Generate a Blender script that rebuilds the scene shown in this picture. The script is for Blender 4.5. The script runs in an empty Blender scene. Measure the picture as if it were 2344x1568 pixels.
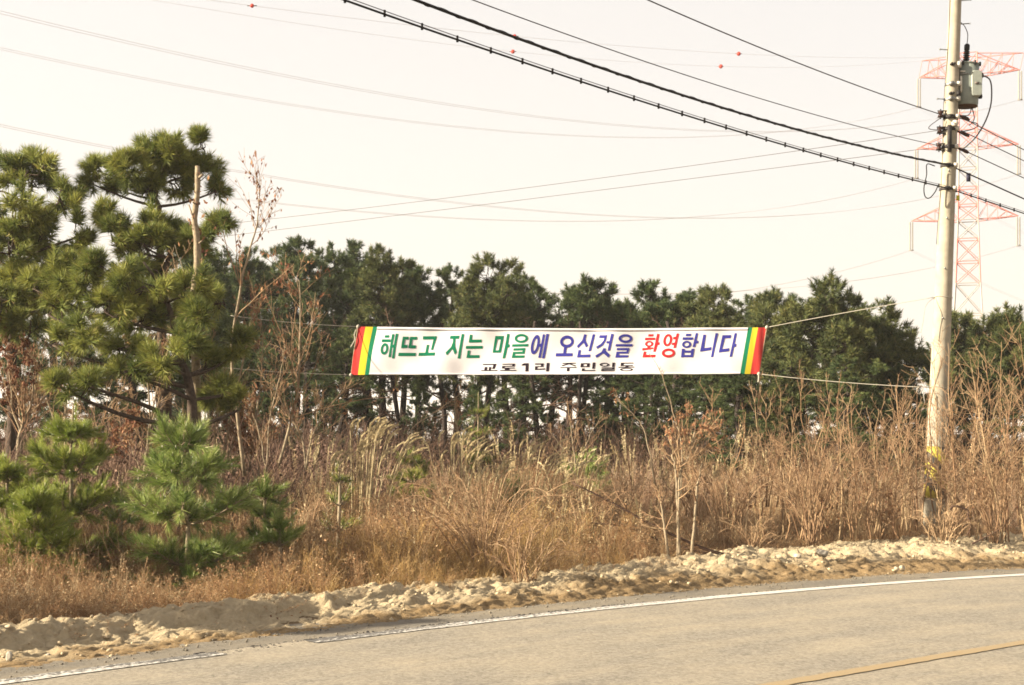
import bpy, bmesh, math
import numpy as np
from mathutils import Vector, Matrix

SC = bpy.context.scene
COL = SC.collection
RNG = np.random.RandomState(7)

# ------------------------------------------------------------------ camera, sky, sun, exposure
F, CX, YH, CAM_H = 3255.6, 1172.0, 1000.0, 1.65     # a 50 mm lens, horizon and eye height
SUN_EL, SUN_AZ = 23.0, 12.0                          # elevation; degrees in front of due left

cam_d = bpy.data.cameras.new('camera')
cam = bpy.data.objects.new('camera', cam_d)
COL.objects.link(cam)
cam.location = (0, 0, CAM_H)
cam.rotation_euler = (math.radians(90), 0, 0)
cam_d.lens = 50.0
cam_d.sensor_width = 36.0
cam_d.sensor_fit = 'HORIZONTAL'
cam_d.shift_y = (YH - 784.0) / 2344.0
cam_d.clip_start = 0.1
cam_d.clip_end = 9000
SC.camera = cam

az, el = math.radians(SUN_AZ), math.radians(SUN_EL)
SUN_DIR = Vector((-math.cos(az) * math.cos(el), -math.sin(az) * math.cos(el), math.sin(el)))   # towards the sun
world = bpy.data.worlds.new('World')
SC.world = world
world.use_nodes = True
wn, wl = world.node_tree.nodes, world.node_tree.links
wn.clear()
w_out = wn.new('ShaderNodeOutputWorld')
w_bg = wn.new('ShaderNodeBackground')
w_sky = wn.new('ShaderNodeTexSky')
w_sky.sky_type = 'NISHITA'
w_sky.sun_disc = False
w_sky.sun_elevation = el
w_sky.sun_rotation = math.atan2(SUN_DIR.x, SUN_DIR.y)
w_sky.air_density = 1.0
w_sky.dust_density = 6.0
w_sky.ozone_density = 1.0
w_mix = wn.new('ShaderNodeMix')
w_mix.data_type = 'RGBA'
w_mix.inputs[0].default_value = 0.64
w_mix.inputs[7].default_value = (5.45, 4.98, 4.45, 1)     # the even milky veil of a hazy winter afternoon
wl.new(w_sky.outputs[0], w_mix.inputs[6])
wl.new(w_mix.outputs[2], w_bg.inputs[0])
w_bg.inputs[1].default_value = 0.0505
wl.new(w_bg.outputs[0], w_out.inputs[0])

sun_d = bpy.data.lights.new('sun', 'SUN')
sun_d.energy = 5.0
sun_d.angle = math.radians(0.6)
sun_d.color = (1.0, 0.88, 0.68)
sun = bpy.data.objects.new('sun', sun_d)
COL.objects.link(sun)
sun.rotation_euler = SUN_DIR.to_track_quat('Z', 'Y').to_euler()
sun.location = (-60, -20, 60)

SC.view_settings.view_transform = 'Standard'
SC.view_settings.look = 'None'
SC.view_settings.exposure = 2.12
SC.view_settings.gamma = 1.0
SC.view_settings.use_curve_mapping = False
SC.render.film_transparent = False
SC.cycles.use_denoising = True
SC.cycles.denoiser = 'OPENIMAGEDENOISE'
SC.cycles.denoising_input_passes = 'RGB_ALBEDO_NORMAL'
SC.cycles.denoising_prefilter = 'ACCURATE'
SC.cycles.max_bounces = 8
SC.cycles.diffuse_bounces = 3
SC.cycles.transmission_bounces = 4
SC.cycles.volume_bounces = 1
SC.cycles.use_adaptive_sampling = False
SC.cycles.filter_width = 1.7


# ------------------------------------------------------------------ helpers
def at(px, py, y):
    """The point at depth y that stands at (px, py) of a 2344 x 1568 view."""
    return np.array([(px - CX) / F * y, y, CAM_H + (YH - py) / F * y])


def tag(o, label=None, cat=None, group=None, kind=None):
    if label: o['label'] = label
    if cat: o['category'] = cat
    if group: o['group'] = group
    if kind: o['kind'] = kind
    return o


def thing(name, loc, label, cat, group=None):
    o = bpy.data.objects.new(name, None)
    o.empty_display_size = 0.2
    o.location = [float(c) for c in loc]
    COL.objects.link(o)
    return tag(o, label, cat, group)


MASSES = {'limbs', 'crown', 'twigs', 'dead_leaves', 'dead_branches', 'needles', 'branches', 'buds', 'canes', 'stalks', 'plumes', 'leaves', 'bracing'}


class Acc:
    """Collects vertices and faces in world space and links them as ONE mesh object."""
    def __init__(s):
        s.V, s.F3, s.F4, s.A, s.n = [], [], [], [], 0

    def add(s, V, faces, rnd=None):
        V = np.asarray(V, float).reshape(-1, 3)
        f = np.asarray(faces, np.int64)
        if f.size:
            (s.F3 if f.shape[1] == 3 else s.F4).append(f + s.n)
        s.V.append(V)
        if rnd is None:
            rnd = np.full(len(V), 0.5)
        elif np.isscalar(rnd):
            rnd = np.full(len(V), float(rnd))
        s.A.append(np.asarray(rnd, float).reshape(-1))
        s.n += len(V)
        return s

    def mesh(s, name, mat, origin=(0, 0, 0), smooth=False):
        V = np.concatenate(s.V) - np.asarray(origin, float)
        f3 = np.concatenate(s.F3) if s.F3 else np.zeros((0, 3), np.int64)
        f4 = np.concatenate(s.F4) if s.F4 else np.zeros((0, 4), np.int64)
        me = bpy.data.meshes.new(name)
        me.vertices.add(len(V))
        me.vertices.foreach_set('co', V.astype(np.float32).ravel())
        loops = np.concatenate([f3.ravel(), f4.ravel()]).astype(np.int32)
        me.loops.add(len(loops))
        me.loops.foreach_set('vertex_index', loops)
        nf = len(f3) + len(f4)
        me.polygons.add(nf)
        starts = np.concatenate([np.arange(len(f3)) * 3, len(f3) * 3 + np.arange(len(f4)) * 4]).astype(np.int32)
        me.polygons.foreach_set('loop_start', starts)
        if smooth:
            me.polygons.foreach_set('use_smooth', np.ones(nf, bool))
        a = me.attributes.new('rnd', 'FLOAT', 'POINT')
        a.data.foreach_set('value', np.concatenate(s.A).astype(np.float32))
        me.update(calc_edges=True)
        me.materials.append(mat)
        return me

    def build(s, name, mat, parent=None, smooth=False, origin=None):
        if origin is None:
            origin = tuple(parent_world(parent)) if parent else (0, 0, 0)
        o = bpy.data.objects.new(name, s.mesh(name, mat, origin, smooth))
        COL.objects.link(o)
        if parent:
            o.parent = parent
            if name in MASSES: o['kind'] = 'stuff'
        else:
            o.location = origin
        return o


def parent_world(p):
    v = Vector((0, 0, 0))
    while p:
        v += p.location
        p = p.parent
    return v


def unit(v):
    v = np.asarray(v, float)
    return v / np.maximum(np.linalg.norm(v, axis=-1, keepdims=True), 1e-9)


def tubes(P, R, sides=4):
    """P (N,K,3) polylines with radii R (N,K): open tapered tubes."""
    P = np.asarray(P, float)
    if P.ndim == 2: P = P[None]
    R = np.broadcast_to(np.asarray(R, float), P.shape[:2])
    N, K, _ = P.shape
    T = unit(np.gradient(P, axis=1))
    m = unit(P[:, -1] - P[:, 0])
    ref = np.where(np.abs(m[:, 2:3]) < 0.85, np.array([[0, 0, 1.0]]), np.array([[1.0, 0.13, 0]]))
    U = unit(np.cross(T, ref[:, None, :]))
    W = np.cross(T, U)
    a = np.arange(sides) * 2 * math.pi / sides
    V = P[:, :, None, :] + R[:, :, None, None] * (np.cos(a)[None, None, :, None] * U[:, :, None, :] + np.sin(a)[None, None, :, None] * W[:, :, None, :])
    i = (np.arange(N)[:, None, None] * K + np.arange(K - 1)[None, :, None]) * sides
    s0 = np.arange(sides)[None, None, :]
    s1 = (s0 + 1) % sides
    Fq = np.stack([i + s0, i + s1, i + sides + s1, i + sides + s0], -1).reshape(-1, 4)
    return V.reshape(-1, 3), Fq


def closed_tube(P, R, sides=8):
    """one capped tube"""
    P = np.asarray(P, float)
    R = np.broadcast_to(np.asarray(R, float), (len(P),))
    P2 = np.concatenate([P[:1], P, P[-1:]])
    R2 = np.concatenate([[1e-4], R, [1e-4]])
    T = unit(np.gradient(P, axis=0))
    T = np.concatenate([T[:1], T, T[-1:]])
    m = unit(P[-1] - P[0])
    ref = np.array([0, 0, 1.0]) if abs(m[2]) < 0.85 else np.array([1.0, 0.13, 0])
    U = unit(np.cross(T, ref)); W = np.cross(T, U)
    a = np.arange(sides) * 2 * math.pi / sides
    V = P2[:, None] + R2[:, None, None] * (np.cos(a)[None, :, None] * U[:, None] + np.sin(a)[None, :, None] * W[:, None])
    K = len(P2)
    i = np.arange(K - 1)[:, None] * sides
    s0 = np.arange(sides)[None]; s1 = (s0 + 1) % sides
    return V.reshape(-1, 3), np.stack([i + s0, i + s1, i + sides + s1, i + sides + s0], -1).reshape(-1, 4)


def box(c, h, rot=0.0):
    """centre, half sizes, turn about z"""
    s = np.array([[x, y, z] for z in (-1, 1) for x, y in ((-1, -1), (1, -1), (1, 1), (-1, 1))], float) * np.asarray(h, float)
    ca, sa = math.cos(rot), math.sin(rot)
    s = np.stack([s[:, 0] * ca - s[:, 1] * sa, s[:, 0] * sa + s[:, 1] * ca, s[:, 2]], 1) + np.asarray(c, float)
    return s, np.array([[3, 2, 1, 0], [4, 5, 6, 7], [0, 1, 5, 4], [1, 2, 6, 5], [2, 3, 7, 6], [3, 0, 4, 7]])


def smooth_line(pts, n):
    """Catmull-Rom through pts"""
    p = np.asarray(pts, float)
    p = np.concatenate([[2 * p[0] - p[1]], p, [2 * p[-1] - p[-2]]])
    m = len(p) - 3
    t = np.linspace(0, m - 1e-6, n)
    i = t.astype(int); f = (t - i)[:, None]
    a, b, c, d = p[i], p[i + 1], p[i + 2], p[i + 3]
    return 0.5 * (2 * b + (c - a) * f + (2 * a - 5 * b + 4 * c - d) * f ** 2 + (3 * b - a - 3 * c + d) * f ** 3)


def vnoise(x, y, seed=0):
    x, y = np.broadcast_arrays(np.asarray(x, float), np.asarray(y, float))
    xi, yi = np.floor(x).astype(np.int64), np.floor(y).astype(np.int64)
    fx, fy = x - xi, y - yi
    fx, fy = fx * fx * (3 - 2 * fx), fy * fy * (3 - 2 * fy)

    def h(i, j):
        k = (i * 374761393 + j * 668265263 + seed * 144269504) & 0xffffffff
        k = ((k ^ (k >> 13)) * 1274126177) & 0xffffffff
        return ((k ^ (k >> 16)) & 0xffff) / 65535.0
    return (h(xi, yi) * (1 - fx) + h(xi + 1, yi) * fx) * (1 - fy) + (h(xi, yi + 1) * (1 - fx) + h(xi + 1, yi + 1) * fx) * fy


def fbm(x, y, seed=0, oct=4, gain=0.5):
    s, a, t = 0, 1.0, 0
    for k in range(oct):
        s = s + a * vnoise(x * 2 ** k, y * 2 ** k, seed + k * 17)
        t += a; a *= gain
    return s / t


# ------------------------------------------------------------------ materials
def new_mat(name):
    m = bpy.data.materials.new(name)
    m.use_nodes = True
    nt = m.node_tree
    b = nt.nodes['Principled BSDF']
    b.inputs['Specular IOR Level'].default_value = 0.15
    return m, nt.nodes, nt.links, b


ALB = 0.60            # one exposure-balanced scale for every base colour


def ramp(nodes, stops):
    r = nodes.new('ShaderNodeValToRGB')
    e = r.color_ramp.elements
    while len(e) < len(stops): e.new(0.5)
    for k, (p, c) in enumerate(stops):
        e[k].position = p
        e[k].color = (*(ALB * float(q) for q in c), 1)
    return r


def noise_node(nodes, links, scale, detail=4, rough=0.6, coord='Object', vec=None):
    n = nodes.new('ShaderNodeTexNoise')
    n.inputs['Scale'].default_value = scale
    n.inputs['Detail'].default_value = detail
    n.inputs['Roughness'].default_value = rough
    if vec is None:
        tc = nodes.new('ShaderNodeTexCoord')
        vec = tc.outputs[coord]
    links.new(vec, n.inputs['Vector'])
    return n


def bump(nodes, links, b, h, strength, dist):
    bp = nodes.new('ShaderNodeBump')
    bp.inputs['Strength'].default_value = strength
    bp.inputs['Distance'].default_value = dist
    links.new(h, bp.inputs['Height'])
    links.new(bp.outputs[0], b.inputs['Normal'])


def plain(name, col, rough=0.7, metal=0.0, var=0.25, scale=20, bumpy=0.0):
    m, n, l, b = new_mat(name)
    c = np.array(col)
    nz = noise_node(n, l, scale)
    r = ramp(n, [(0.3, tuple(c * (1 - var))), (0.7, tuple(np.minimum(c * (1 + var), 0.95)))])
    l.new(nz.outputs[0], r.inputs[0])
    l.new(r.outputs[0], b.inputs['Base Color'])
    b.inputs['Roughness'].default_value = rough
    b.inputs['Metallic'].default_value = metal
    if bumpy: bump(n, l, b, nz.outputs[0], 0.6, bumpy)
    return m


def plant_mat(name, stops, rough=0.6, trans=0.0, spec=0.1):
    """colour from the per-leaf value stored on the mesh"""
    m, n, l, b = new_mat(name)
    a = n.new('ShaderNodeAttribute'); a.attribute_name = 'rnd'
    r = ramp(n, stops)
    it = n.new('ShaderNodeAttribute'); it.attribute_type = 'INSTANCER'; it.attribute_name = 'tone'
    ad = n.new('ShaderNodeMath'); ad.operation = 'ADD'
    l.new(a.outputs['Fac'], ad.inputs[0]); l.new(it.outputs['Fac'], ad.inputs[1])
    l.new(ad.outputs[0], r.inputs[0])
    l.new(r.outputs[0], b.inputs['Base Color'])
    b.inputs['Roughness'].default_value = rough
    b.inputs['Specular IOR Level'].default_value = spec
    if trans:
        t = n.new('ShaderNodeBsdfTranslucent')
        l.new(r.outputs[0], t.inputs[0])
        mx = n.new('ShaderNodeMixShader'); mx.inputs[0].default_value = trans
        l.new(b.outputs[0], mx.inputs[1]); l.new(t.outputs[0], mx.inputs[2])
        l.new(mx.outputs[0], n['Material Output'].inputs[0])
    return m


M = {}
M['needles'] = plant_mat('pine_needles', [(0.0, (0.03, 0.055, 0.032)), (0.45, (0.085, 0.125, 0.05)), (0.85, (0.20, 0.225, 0.07)), (1.0, (0.26, 0.2, 0.08))], 0.5, 0.18)
M['needles_sunlit'] = plant_mat('sunlit_pine_needles', [(0.0, (0.035, 0.058, 0.03)), (0.45, (0.115, 0.14, 0.052)), (0.85, (0.28, 0.275, 0.085)), (1.0, (0.32, 0.24, 0.10))], 0.5, 0.2)  # yellower copy of the belt needles, sunlight put into the colour
M['needles_near'] = plant_mat('pine_needles_yellowish', [(0.0, (0.05, 0.085, 0.035)), (0.4, (0.20, 0.245, 0.06)), (0.85, (0.50, 0.49, 0.11)), (1.0, (0.48, 0.34, 0.14))], 0.5, 0.22)
M['needles_young'] = plant_mat('young_pine_needles', [(0.0, (0.07, 0.135, 0.04)), (0.5, (0.28, 0.38, 0.085)), (1.0, (0.66, 0.67, 0.24))], 0.42, 0.2, 0.25)
M['needles_yellow'] = plant_mat('young_pine_needles_yellowish', [(0.0, (0.09, 0.15, 0.035)), (0.5, (0.32, 0.39, 0.07)), (1.0, (0.62, 0.62, 0.15))], 0.45, 0.22, 0.2)
M['bark'] = plain('pine_bark', (0.085, 0.06, 0.045), 0.9, 0, 0.5, 14, 0.02)
M['bark_dark'] = plain('dark_pine_bark', (0.045, 0.033, 0.028), 0.9, 0, 0.5, 14, 0.02)
M['bark_pale'] = plain('pale_bark', (0.33, 0.26, 0.175), 0.85, 0, 0.35, 22, 0.006)
M['twig'] = plant_mat('bare_twigs', [(0.0, (0.15, 0.08, 0.045)), (0.5, (0.34, 0.205, 0.115)), (1.0, (0.52, 0.37, 0.22))], 0.7)
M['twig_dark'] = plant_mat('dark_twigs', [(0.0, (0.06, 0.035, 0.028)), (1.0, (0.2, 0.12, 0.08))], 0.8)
M['dead_leaf'] = plant_mat('dead_leaves', [(0.0, (0.17, 0.06, 0.04)), (0.5, (0.32, 0.14, 0.075)), (1.0, (0.48, 0.28, 0.14))], 0.7, 0.25)
M['weed'] = plant_mat('dry_weed_stems', [(0.0, (0.18, 0.095, 0.05)), (0.35, (0.43, 0.235, 0.115)), (0.7, (0.53, 0.36, 0.20)), (1.0, (0.76, 0.60, 0.37))], 0.75, 0.3)
M['weed_gold'] = plant_mat('golden_weeds', [(0.0, (0.22, 0.12, 0.045)), (0.4, (0.50, 0.31, 0.12)), (0.75, (0.68, 0.47, 0.21)), (1.0, (0.88, 0.69, 0.38))], 0.75, 0.3)
M['weed_pink'] = plant_mat('pinkish_brush', [(0.0, (0.18, 0.095, 0.06)), (0.4, (0.42, 0.255, 0.16)), (0.75, (0.58, 0.40, 0.265)), (1.0, (0.80, 0.64, 0.45))], 0.75, 0.3)
M['straw'] = plant_mat('dry_straw', [(0.0, (0.30, 0.20, 0.09)), (0.5, (0.56, 0.41, 0.21)), (1.0, (0.90, 0.76, 0.47))], 0.7, 0.25)
M['concrete'] = plain('pole_concrete', (0.43, 0.385, 0.30), 0.85, 0, 0.2, 4, 0.003)
M['steel'] = plain('galvanised_steel', (0.34, 0.34, 0.33), 0.5, 0.6, 0.25, 25)
M['dark_steel'] = plain('weathered_dark_metal', (0.045, 0.04, 0.04), 0.6, 0.2, 0.3, 25)
M['rubber'] = plain('black_rubber', (0.012, 0.011, 0.011), 0.55, 0, 0.2, 30)
M['insulator'] = plain('white_porcelain', (0.72, 0.68, 0.6), 0.25, 0, 0.08, 10)
M['brown_glaze'] = plain('brown_porcelain', (0.05, 0.022, 0.018), 0.25, 0, 0.2, 10)
M['tank'] = plain('grey_tank_paint', (0.27, 0.30, 0.265), 0.5, 0.0, 0.12, 9)
M['tank_plate'] = plain('pale_tank_paint', (0.37, 0.40, 0.355), 0.5, 0.0, 0.1, 12)
M['rope'] = plain('white_nylon_rope', (0.5, 0.46, 0.38), 0.7, 0, 0.12, 60)
M['tower_red'] = plain('tower_red_paint_hazed', (0.8, 0.28, 0.235), 0.6, 0, 0.15, 3)  # red paled so the fading of distance sits in the paint colour
M['tower_white'] = plain('tower_white_paint', (0.46, 0.42, 0.38), 0.6, 0, 0.08, 3)
M['wire'] = plain('aluminium_wire', (0.10, 0.085, 0.08), 0.6, 0.2, 0.2, 3)
M['wire_far'] = plain('line_conductor', (0.62, 0.52, 0.46), 0.6, 0.2, 0.2, 1)
M['ball'] = plain('marker_ball_orange', (0.75, 0.05, 0.03), 0.5, 0, 0.1, 2)
M['rock'] = plain('pale_granite', (0.52, 0.43, 0.31), 0.9, 0, 0.3, 14, 0.01)
# ------------------------------------------------------------------ the road and the ground
LP = np.array([(-3.47, 9.63), (-2.16, 10.8), (-1.55, 11.43), (-.28, 12.64), (.44, 13.23), (2.16, 14.72), (3.51, 15.7), (6.08, 16.9)])
LC = np.polyfit(LP[:, 0], LP[:, 1], 2)


def yw(x):
    """y of the white edge line"""
    x = np.asarray(x, float)
    xc = np.clip(x, -4.5, 7.0)
    return np.polyval(LC, xc) + np.polyval(np.polyder(LC), xc) * (x - xc)


def yw1(x):
    return np.polyval(np.polyder(LC), np.clip(x, -4.5, 7.0))


def off(x, y):
    """distance beyond the white line (away from the road)"""
    return (y - yw(x)) / np.sqrt(1 + yw1(x) ** 2)


def asph(x): return np.interp(x, [-8, -4, 0, 5, 12], [.5, .56, .86, 1.05, 1.1])
def bank_far(x): return np.interp(x, [-8, -4, 0, 2.5, 5, 8, 14], [1.75, 1.8, 1.9, 2.35, 3.3, 4.0, 4.2])


def gz(x, y):
    """height of the natural ground"""
    d = off(x, y)
    t = np.clip((d - 1.0) / 0.8, 0, 1)
    base = -0.07 * (1 - t) + t * (0.0 + 0.12 * (fbm(np.asarray(x) * .5, np.asarray(y) * .5, 3) - .5))
    return base


def strip(xs, ds, zf):
    """grid over x along the white line and offsets ds (Nd or (Nx,Nd)); zf(X, Y, D, Xpar) gives z"""
    xs = np.asarray(xs, float)
    D = np.broadcast_to(np.asarray(ds, float), (len(xs), np.shape(ds)[-1]))
    g = yw1(xs); L = np.sqrt(1 + g * g)
    nx, ny = -g / L, 1 / L
    X = xs[:, None] + nx[:, None] * D
    Y = yw(xs)[:, None] + ny[:, None] * D
    Z = zf(X, Y, D, np.broadcast_to(xs[:, None], D.shape))
    V = np.stack([X, Y, Z], -1).reshape(-1, 3)
    n, m = D.shape
    i = (np.arange(n - 1)[:, None] * m + np.arange(m - 1)[None]).ravel()
    return V, np.stack([i, i + m, i + m + 1, i + 1], -1), D


def sheet(name, mat, V, Fq, uv, smooth=True, kind='structure'):
    a = Acc(); a.add(V, Fq)
    o = a.build(name, mat, smooth=smooth)
    at_ = o.data.attributes.new('across', 'FLOAT', 'POINT')
    at_.data.foreach_set('value', np.asarray(uv, np.float32).ravel())
    return tag(o, kind=kind)


# ground: one sheet out to the horizon, fine where weeds let it show
def ground():
    far = [60, 90, 140, 220, 400, 800, 1600, 3000]
    xs = np.concatenate([[-f for f in far[::-1]], np.arange(-45, 45.1, .6), far])
    ys = np.concatenate([[-f for f in far[::-1]], np.arange(-20, 50, .5), [60, 80, 110, 160, 250, 400, 800, 1600, 3000]])
    X, Y = np.meshgrid(xs, ys, indexing='ij')
    Z = gz(X, Y)
    r = np.hypot(X, Y)
    Z = np.where(r > 70, -0.1, Z)
    Z = np.where(off(X, Y) < 1.0, np.minimum(Z, -0.06), Z)
    n, m = X.shape
    i = (np.arange(n - 1)[:, None] * m + np.arange(m - 1)[None]).ravel()
    m_, nn, ll, b = new_mat('earth_and_litter')
    geo = nn.new('ShaderNodeNewGeometry')
    n1 = noise_node(nn, ll, 1.3, 6, .65, vec=geo.outputs['Position'])
    n2 = noise_node(nn, ll, 22, 5, .7, vec=geo.outputs['Position'])
    r1 = ramp(nn, [(.25, (.10, .062, .035)), (.5, (.20, .13, .07)), (.75, (.33, .24, .13))])
    mx = nn.new('ShaderNodeMath'); mx.operation = 'MULTIPLY_ADD'; mx.inputs[1].default_value = .5
    m2 = nn.new('ShaderNodeMath'); m2.operation = 'MULTIPLY'; m2.inputs[1].default_value = .5
    ll.new(n1.outputs[0], m2.inputs[0]); ll.new(n2.outputs[0], mx.inputs[0]); ll.new(m2.outputs[0], mx.inputs[2])
    ll.new(mx.outputs[0], r1.inputs[0])
    ll.new(r1.outputs[0], b.inputs['Base Color'])
    b.inputs['Roughness'].default_value = .95
    bump(nn, ll, b, n2.outputs[0], .8, .05)
    sheet('ground', m_, np.stack([X, Y, Z], -1).reshape(-1, 3), np.stack([i, i + m, i + m + 1, i + 1], -1), np.zeros(X.size))
ground()


def asphalt_mat(name, lo, hi, dust, dust_amt):
    m, n, l, b = new_mat(name)
    geo = n.new('ShaderNodeNewGeometry')
    fine = noise_node(n, l, 60, 6, .85, vec=geo.outputs['Position'])
    mid = noise_node(n, l, .9, 5, .6, vec=geo.outputs['Position'])
    a = n.new('ShaderNodeAttribute'); a.attribute_name = 'across'
    # long streaks that run with the traffic: noise over (across, a little of along)
    xyz = n.new('ShaderNodeCombineXYZ')
    sep = n.new('ShaderNodeSeparateXYZ'); l.new(geo.outputs['Position'], sep.inputs[0])
    sc = n.new('ShaderNodeMath'); sc.operation = 'MULTIPLY'; sc.inputs[1].default_value = .12
    l.new(sep.outputs[0], sc.inputs[0]); l.new(sc.outputs[0], xyz.inputs[0]); l.new(a.outputs['Fac'], xyz.inputs[1])
    streak = noise_node(n, l, 2.6, 5, .65, vec=xyz.outputs[0])
    r = ramp(n, [(.30, lo), (.70, hi)])
    vc = n.new('ShaderNodeTexVoronoi'); vc.inputs['Scale'].default_value = 42          # stones of the aggregate
    l.new(geo.outputs['Position'], vc.inputs['Vector'])
    sv = n.new('ShaderNodeSeparateColor'); l.new(vc.outputs['Color'], sv.inputs[0])
    ag = n.new('ShaderNodeMix'); ag.data_type = 'FLOAT'; ag.inputs[0].default_value = .34
    l.new(fine.outputs[0], ag.inputs[2]); l.new(sv.outputs[0], ag.inputs[3])
    l.new(ag.outputs[0], r.inputs[0])
    add = n.new('ShaderNodeMath'); add.operation = 'ADD'
    l.new(mid.outputs[0], add.inputs[0]); l.new(streak.outputs[0], add.inputs[1])
    mr = n.new('ShaderNodeMapRange')
    mr.inputs[1].default_value = .85; mr.inputs[2].default_value = 1.25
    mr.inputs[3].default_value = dust_amt * .25; mr.inputs[4].default_value = dust_amt
    l.new(add.outputs[0], mr.inputs[0])
    mx = n.new('ShaderNodeMix'); mx.data_type = 'RGBA'
    l.new(mr.outputs[0], mx.inputs[0]); l.new(r.outputs[0], mx.inputs[6])
    mx.inputs[7].default_value = (*dust, 1)
    # cracks
    v = n.new('ShaderNodeTexVoronoi'); v.feature = 'DISTANCE_TO_EDGE'; v.inputs['Scale'].default_value = .55
    wob = noise_node(n, l, 3.0, 4, .6, vec=geo.outputs['Position'])
    wm = n.new('ShaderNodeMix'); wm.data_type = 'RGBA'; wm.blend_type = 'ADD'; wm.inputs[0].default_value = .5
    l.new(geo.outputs['Position'], wm.inputs[6]); l.new(wob.outputs[1], wm.inputs[7])
    l.new(wm.outputs[2], v.inputs['Vector'])
    cr = n.new('ShaderNodeMapRange'); cr.inputs[1].default_value = .0; cr.inputs[2].default_value = .008
    cr.inputs[3].default_value = .86; cr.inputs[4].default_value = 1
    l.new(v.outputs[0], cr.inputs[0])
    m3 = n.new('ShaderNodeMix'); m3.data_type = 'RGBA'; m3.blend_type = 'MULTIPLY'; m3.inputs[0].default_value = 1
    l.new(mx.outputs[2], m3.inputs[6]); l.new(cr.outputs[0], m3.inputs[7])
    l.new(m3.outputs[2], b.inputs['Base Color'])
    b.inputs['Roughness'].default_value = .85
    b.inputs['Specular IOR Level'].default_value = .3
    bump(n, l, b, fine.outputs[0], .7, .012)
    return m


def road():
    xs = np.concatenate([np.arange(-60, -8, 1.0), np.arange(-8, 13, .025), np.arange(13, 60, 1.0)])
    edge = .135 + .09 * (fbm(xs * 3.1, xs * 0, 11, 4) - .5) + .05 * (fbm(xs * 17, xs * 0, 12, 3) - .5)
    ds = np.concatenate([np.linspace(-7.2, -.3, 24), [-.1]])
    D = np.concatenate([np.repeat(ds[None], len(xs), 0), edge[:, None] - .03, edge[:, None], edge[:, None] + .012], 1)
    zcol = np.concatenate([np.zeros(len(ds)), [0.0, -.006, -.05]])

    def zf(X, Y, D_, xp):
        return np.broadcast_to(zcol, D_.shape) + 0.006 * (fbm(X * 1.2, Y * 1.2, 5) - .5)
    V, Fq, D_ = strip(xs, D, zf)
    sheet('road', asphalt_mat('road_asphalt', (.125, .112, .095), (.36, .325, .268), (.33, .275, .19), .45), V, Fq, D_)
    # older, lower asphalt beyond the white line
    xs2 = np.concatenate([np.arange(-60, -8, 1.0), np.arange(-8, 13, .05), np.arange(13, 60, 1.0)])
    ds2 = np.linspace(0, 1.5, 12)
    V, Fq, D_ = strip(xs2, ds2, lambda X, Y, D, xp: -.028 - .01 * D + .012 * (fbm(X * 2.5, Y * 2.5, 8) - .5))
    sheet('road_shoulder', asphalt_mat('shoulder_asphalt', (.115, .105, .09), (.215, .195, .165), (.25, .2, .13), .5), V, Fq, D_)
    # near side verge, below the camera
    ds3 = np.linspace(-16, -7.1, 8)
    V, Fq, D_ = strip(xs2[::4], ds3, lambda X, Y, D, xp: -.03 + .03 * fbm(X * 2, Y * 2, 9))
    sheet('near_verge', M['rock'], V, Fq, D_)


road()


def paint_mat(name, col, wear_lo, wear_hi, under):
    m, n, l, b = new_mat(name)
    geo = n.new('ShaderNodeNewGeometry')
    nz = noise_node(n, l, 26, 6, .7, vec=geo.outputs['Position'])
    w = n.new('ShaderNodeAttribute'); w.attribute_name = 'rnd'      # how worn the paint is here
    add = n.new('ShaderNodeMath'); add.operation = 'SUBTRACT'
    l.new(nz.outputs[0], add.inputs[0]); l.new(w.outputs['Fac'], add.inputs[1])
    r = n.new('ShaderNodeMapRange'); r.inputs[1].default_value = wear_lo; r.inputs[2].default_value = wear_hi
    l.new(add.outputs[0], r.inputs[0])
    mx = n.new('ShaderNodeMix'); mx.data_type = 'RGBA'
    mx.inputs[6].default_value = (*under, 1)
    n2 = noise_node(n, l, 70, 3, .6, vec=geo.outputs['Position'])
    rr = ramp(n, [(.3, tuple(np.array(col) * .72)), (.7, col)])
    l.new(n2.outputs[0], rr.inputs[0])
    l.new(rr.outputs[0], mx.inputs[7])
    l.new(r.outputs[0], mx.inputs[0])
    l.new(mx.outputs[2], b.inputs['Base Color'])
    b.inputs['Roughness'].default_value = .7
    bump(n, l, b, n2.outputs[0], .4, .004)
    return m


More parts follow.
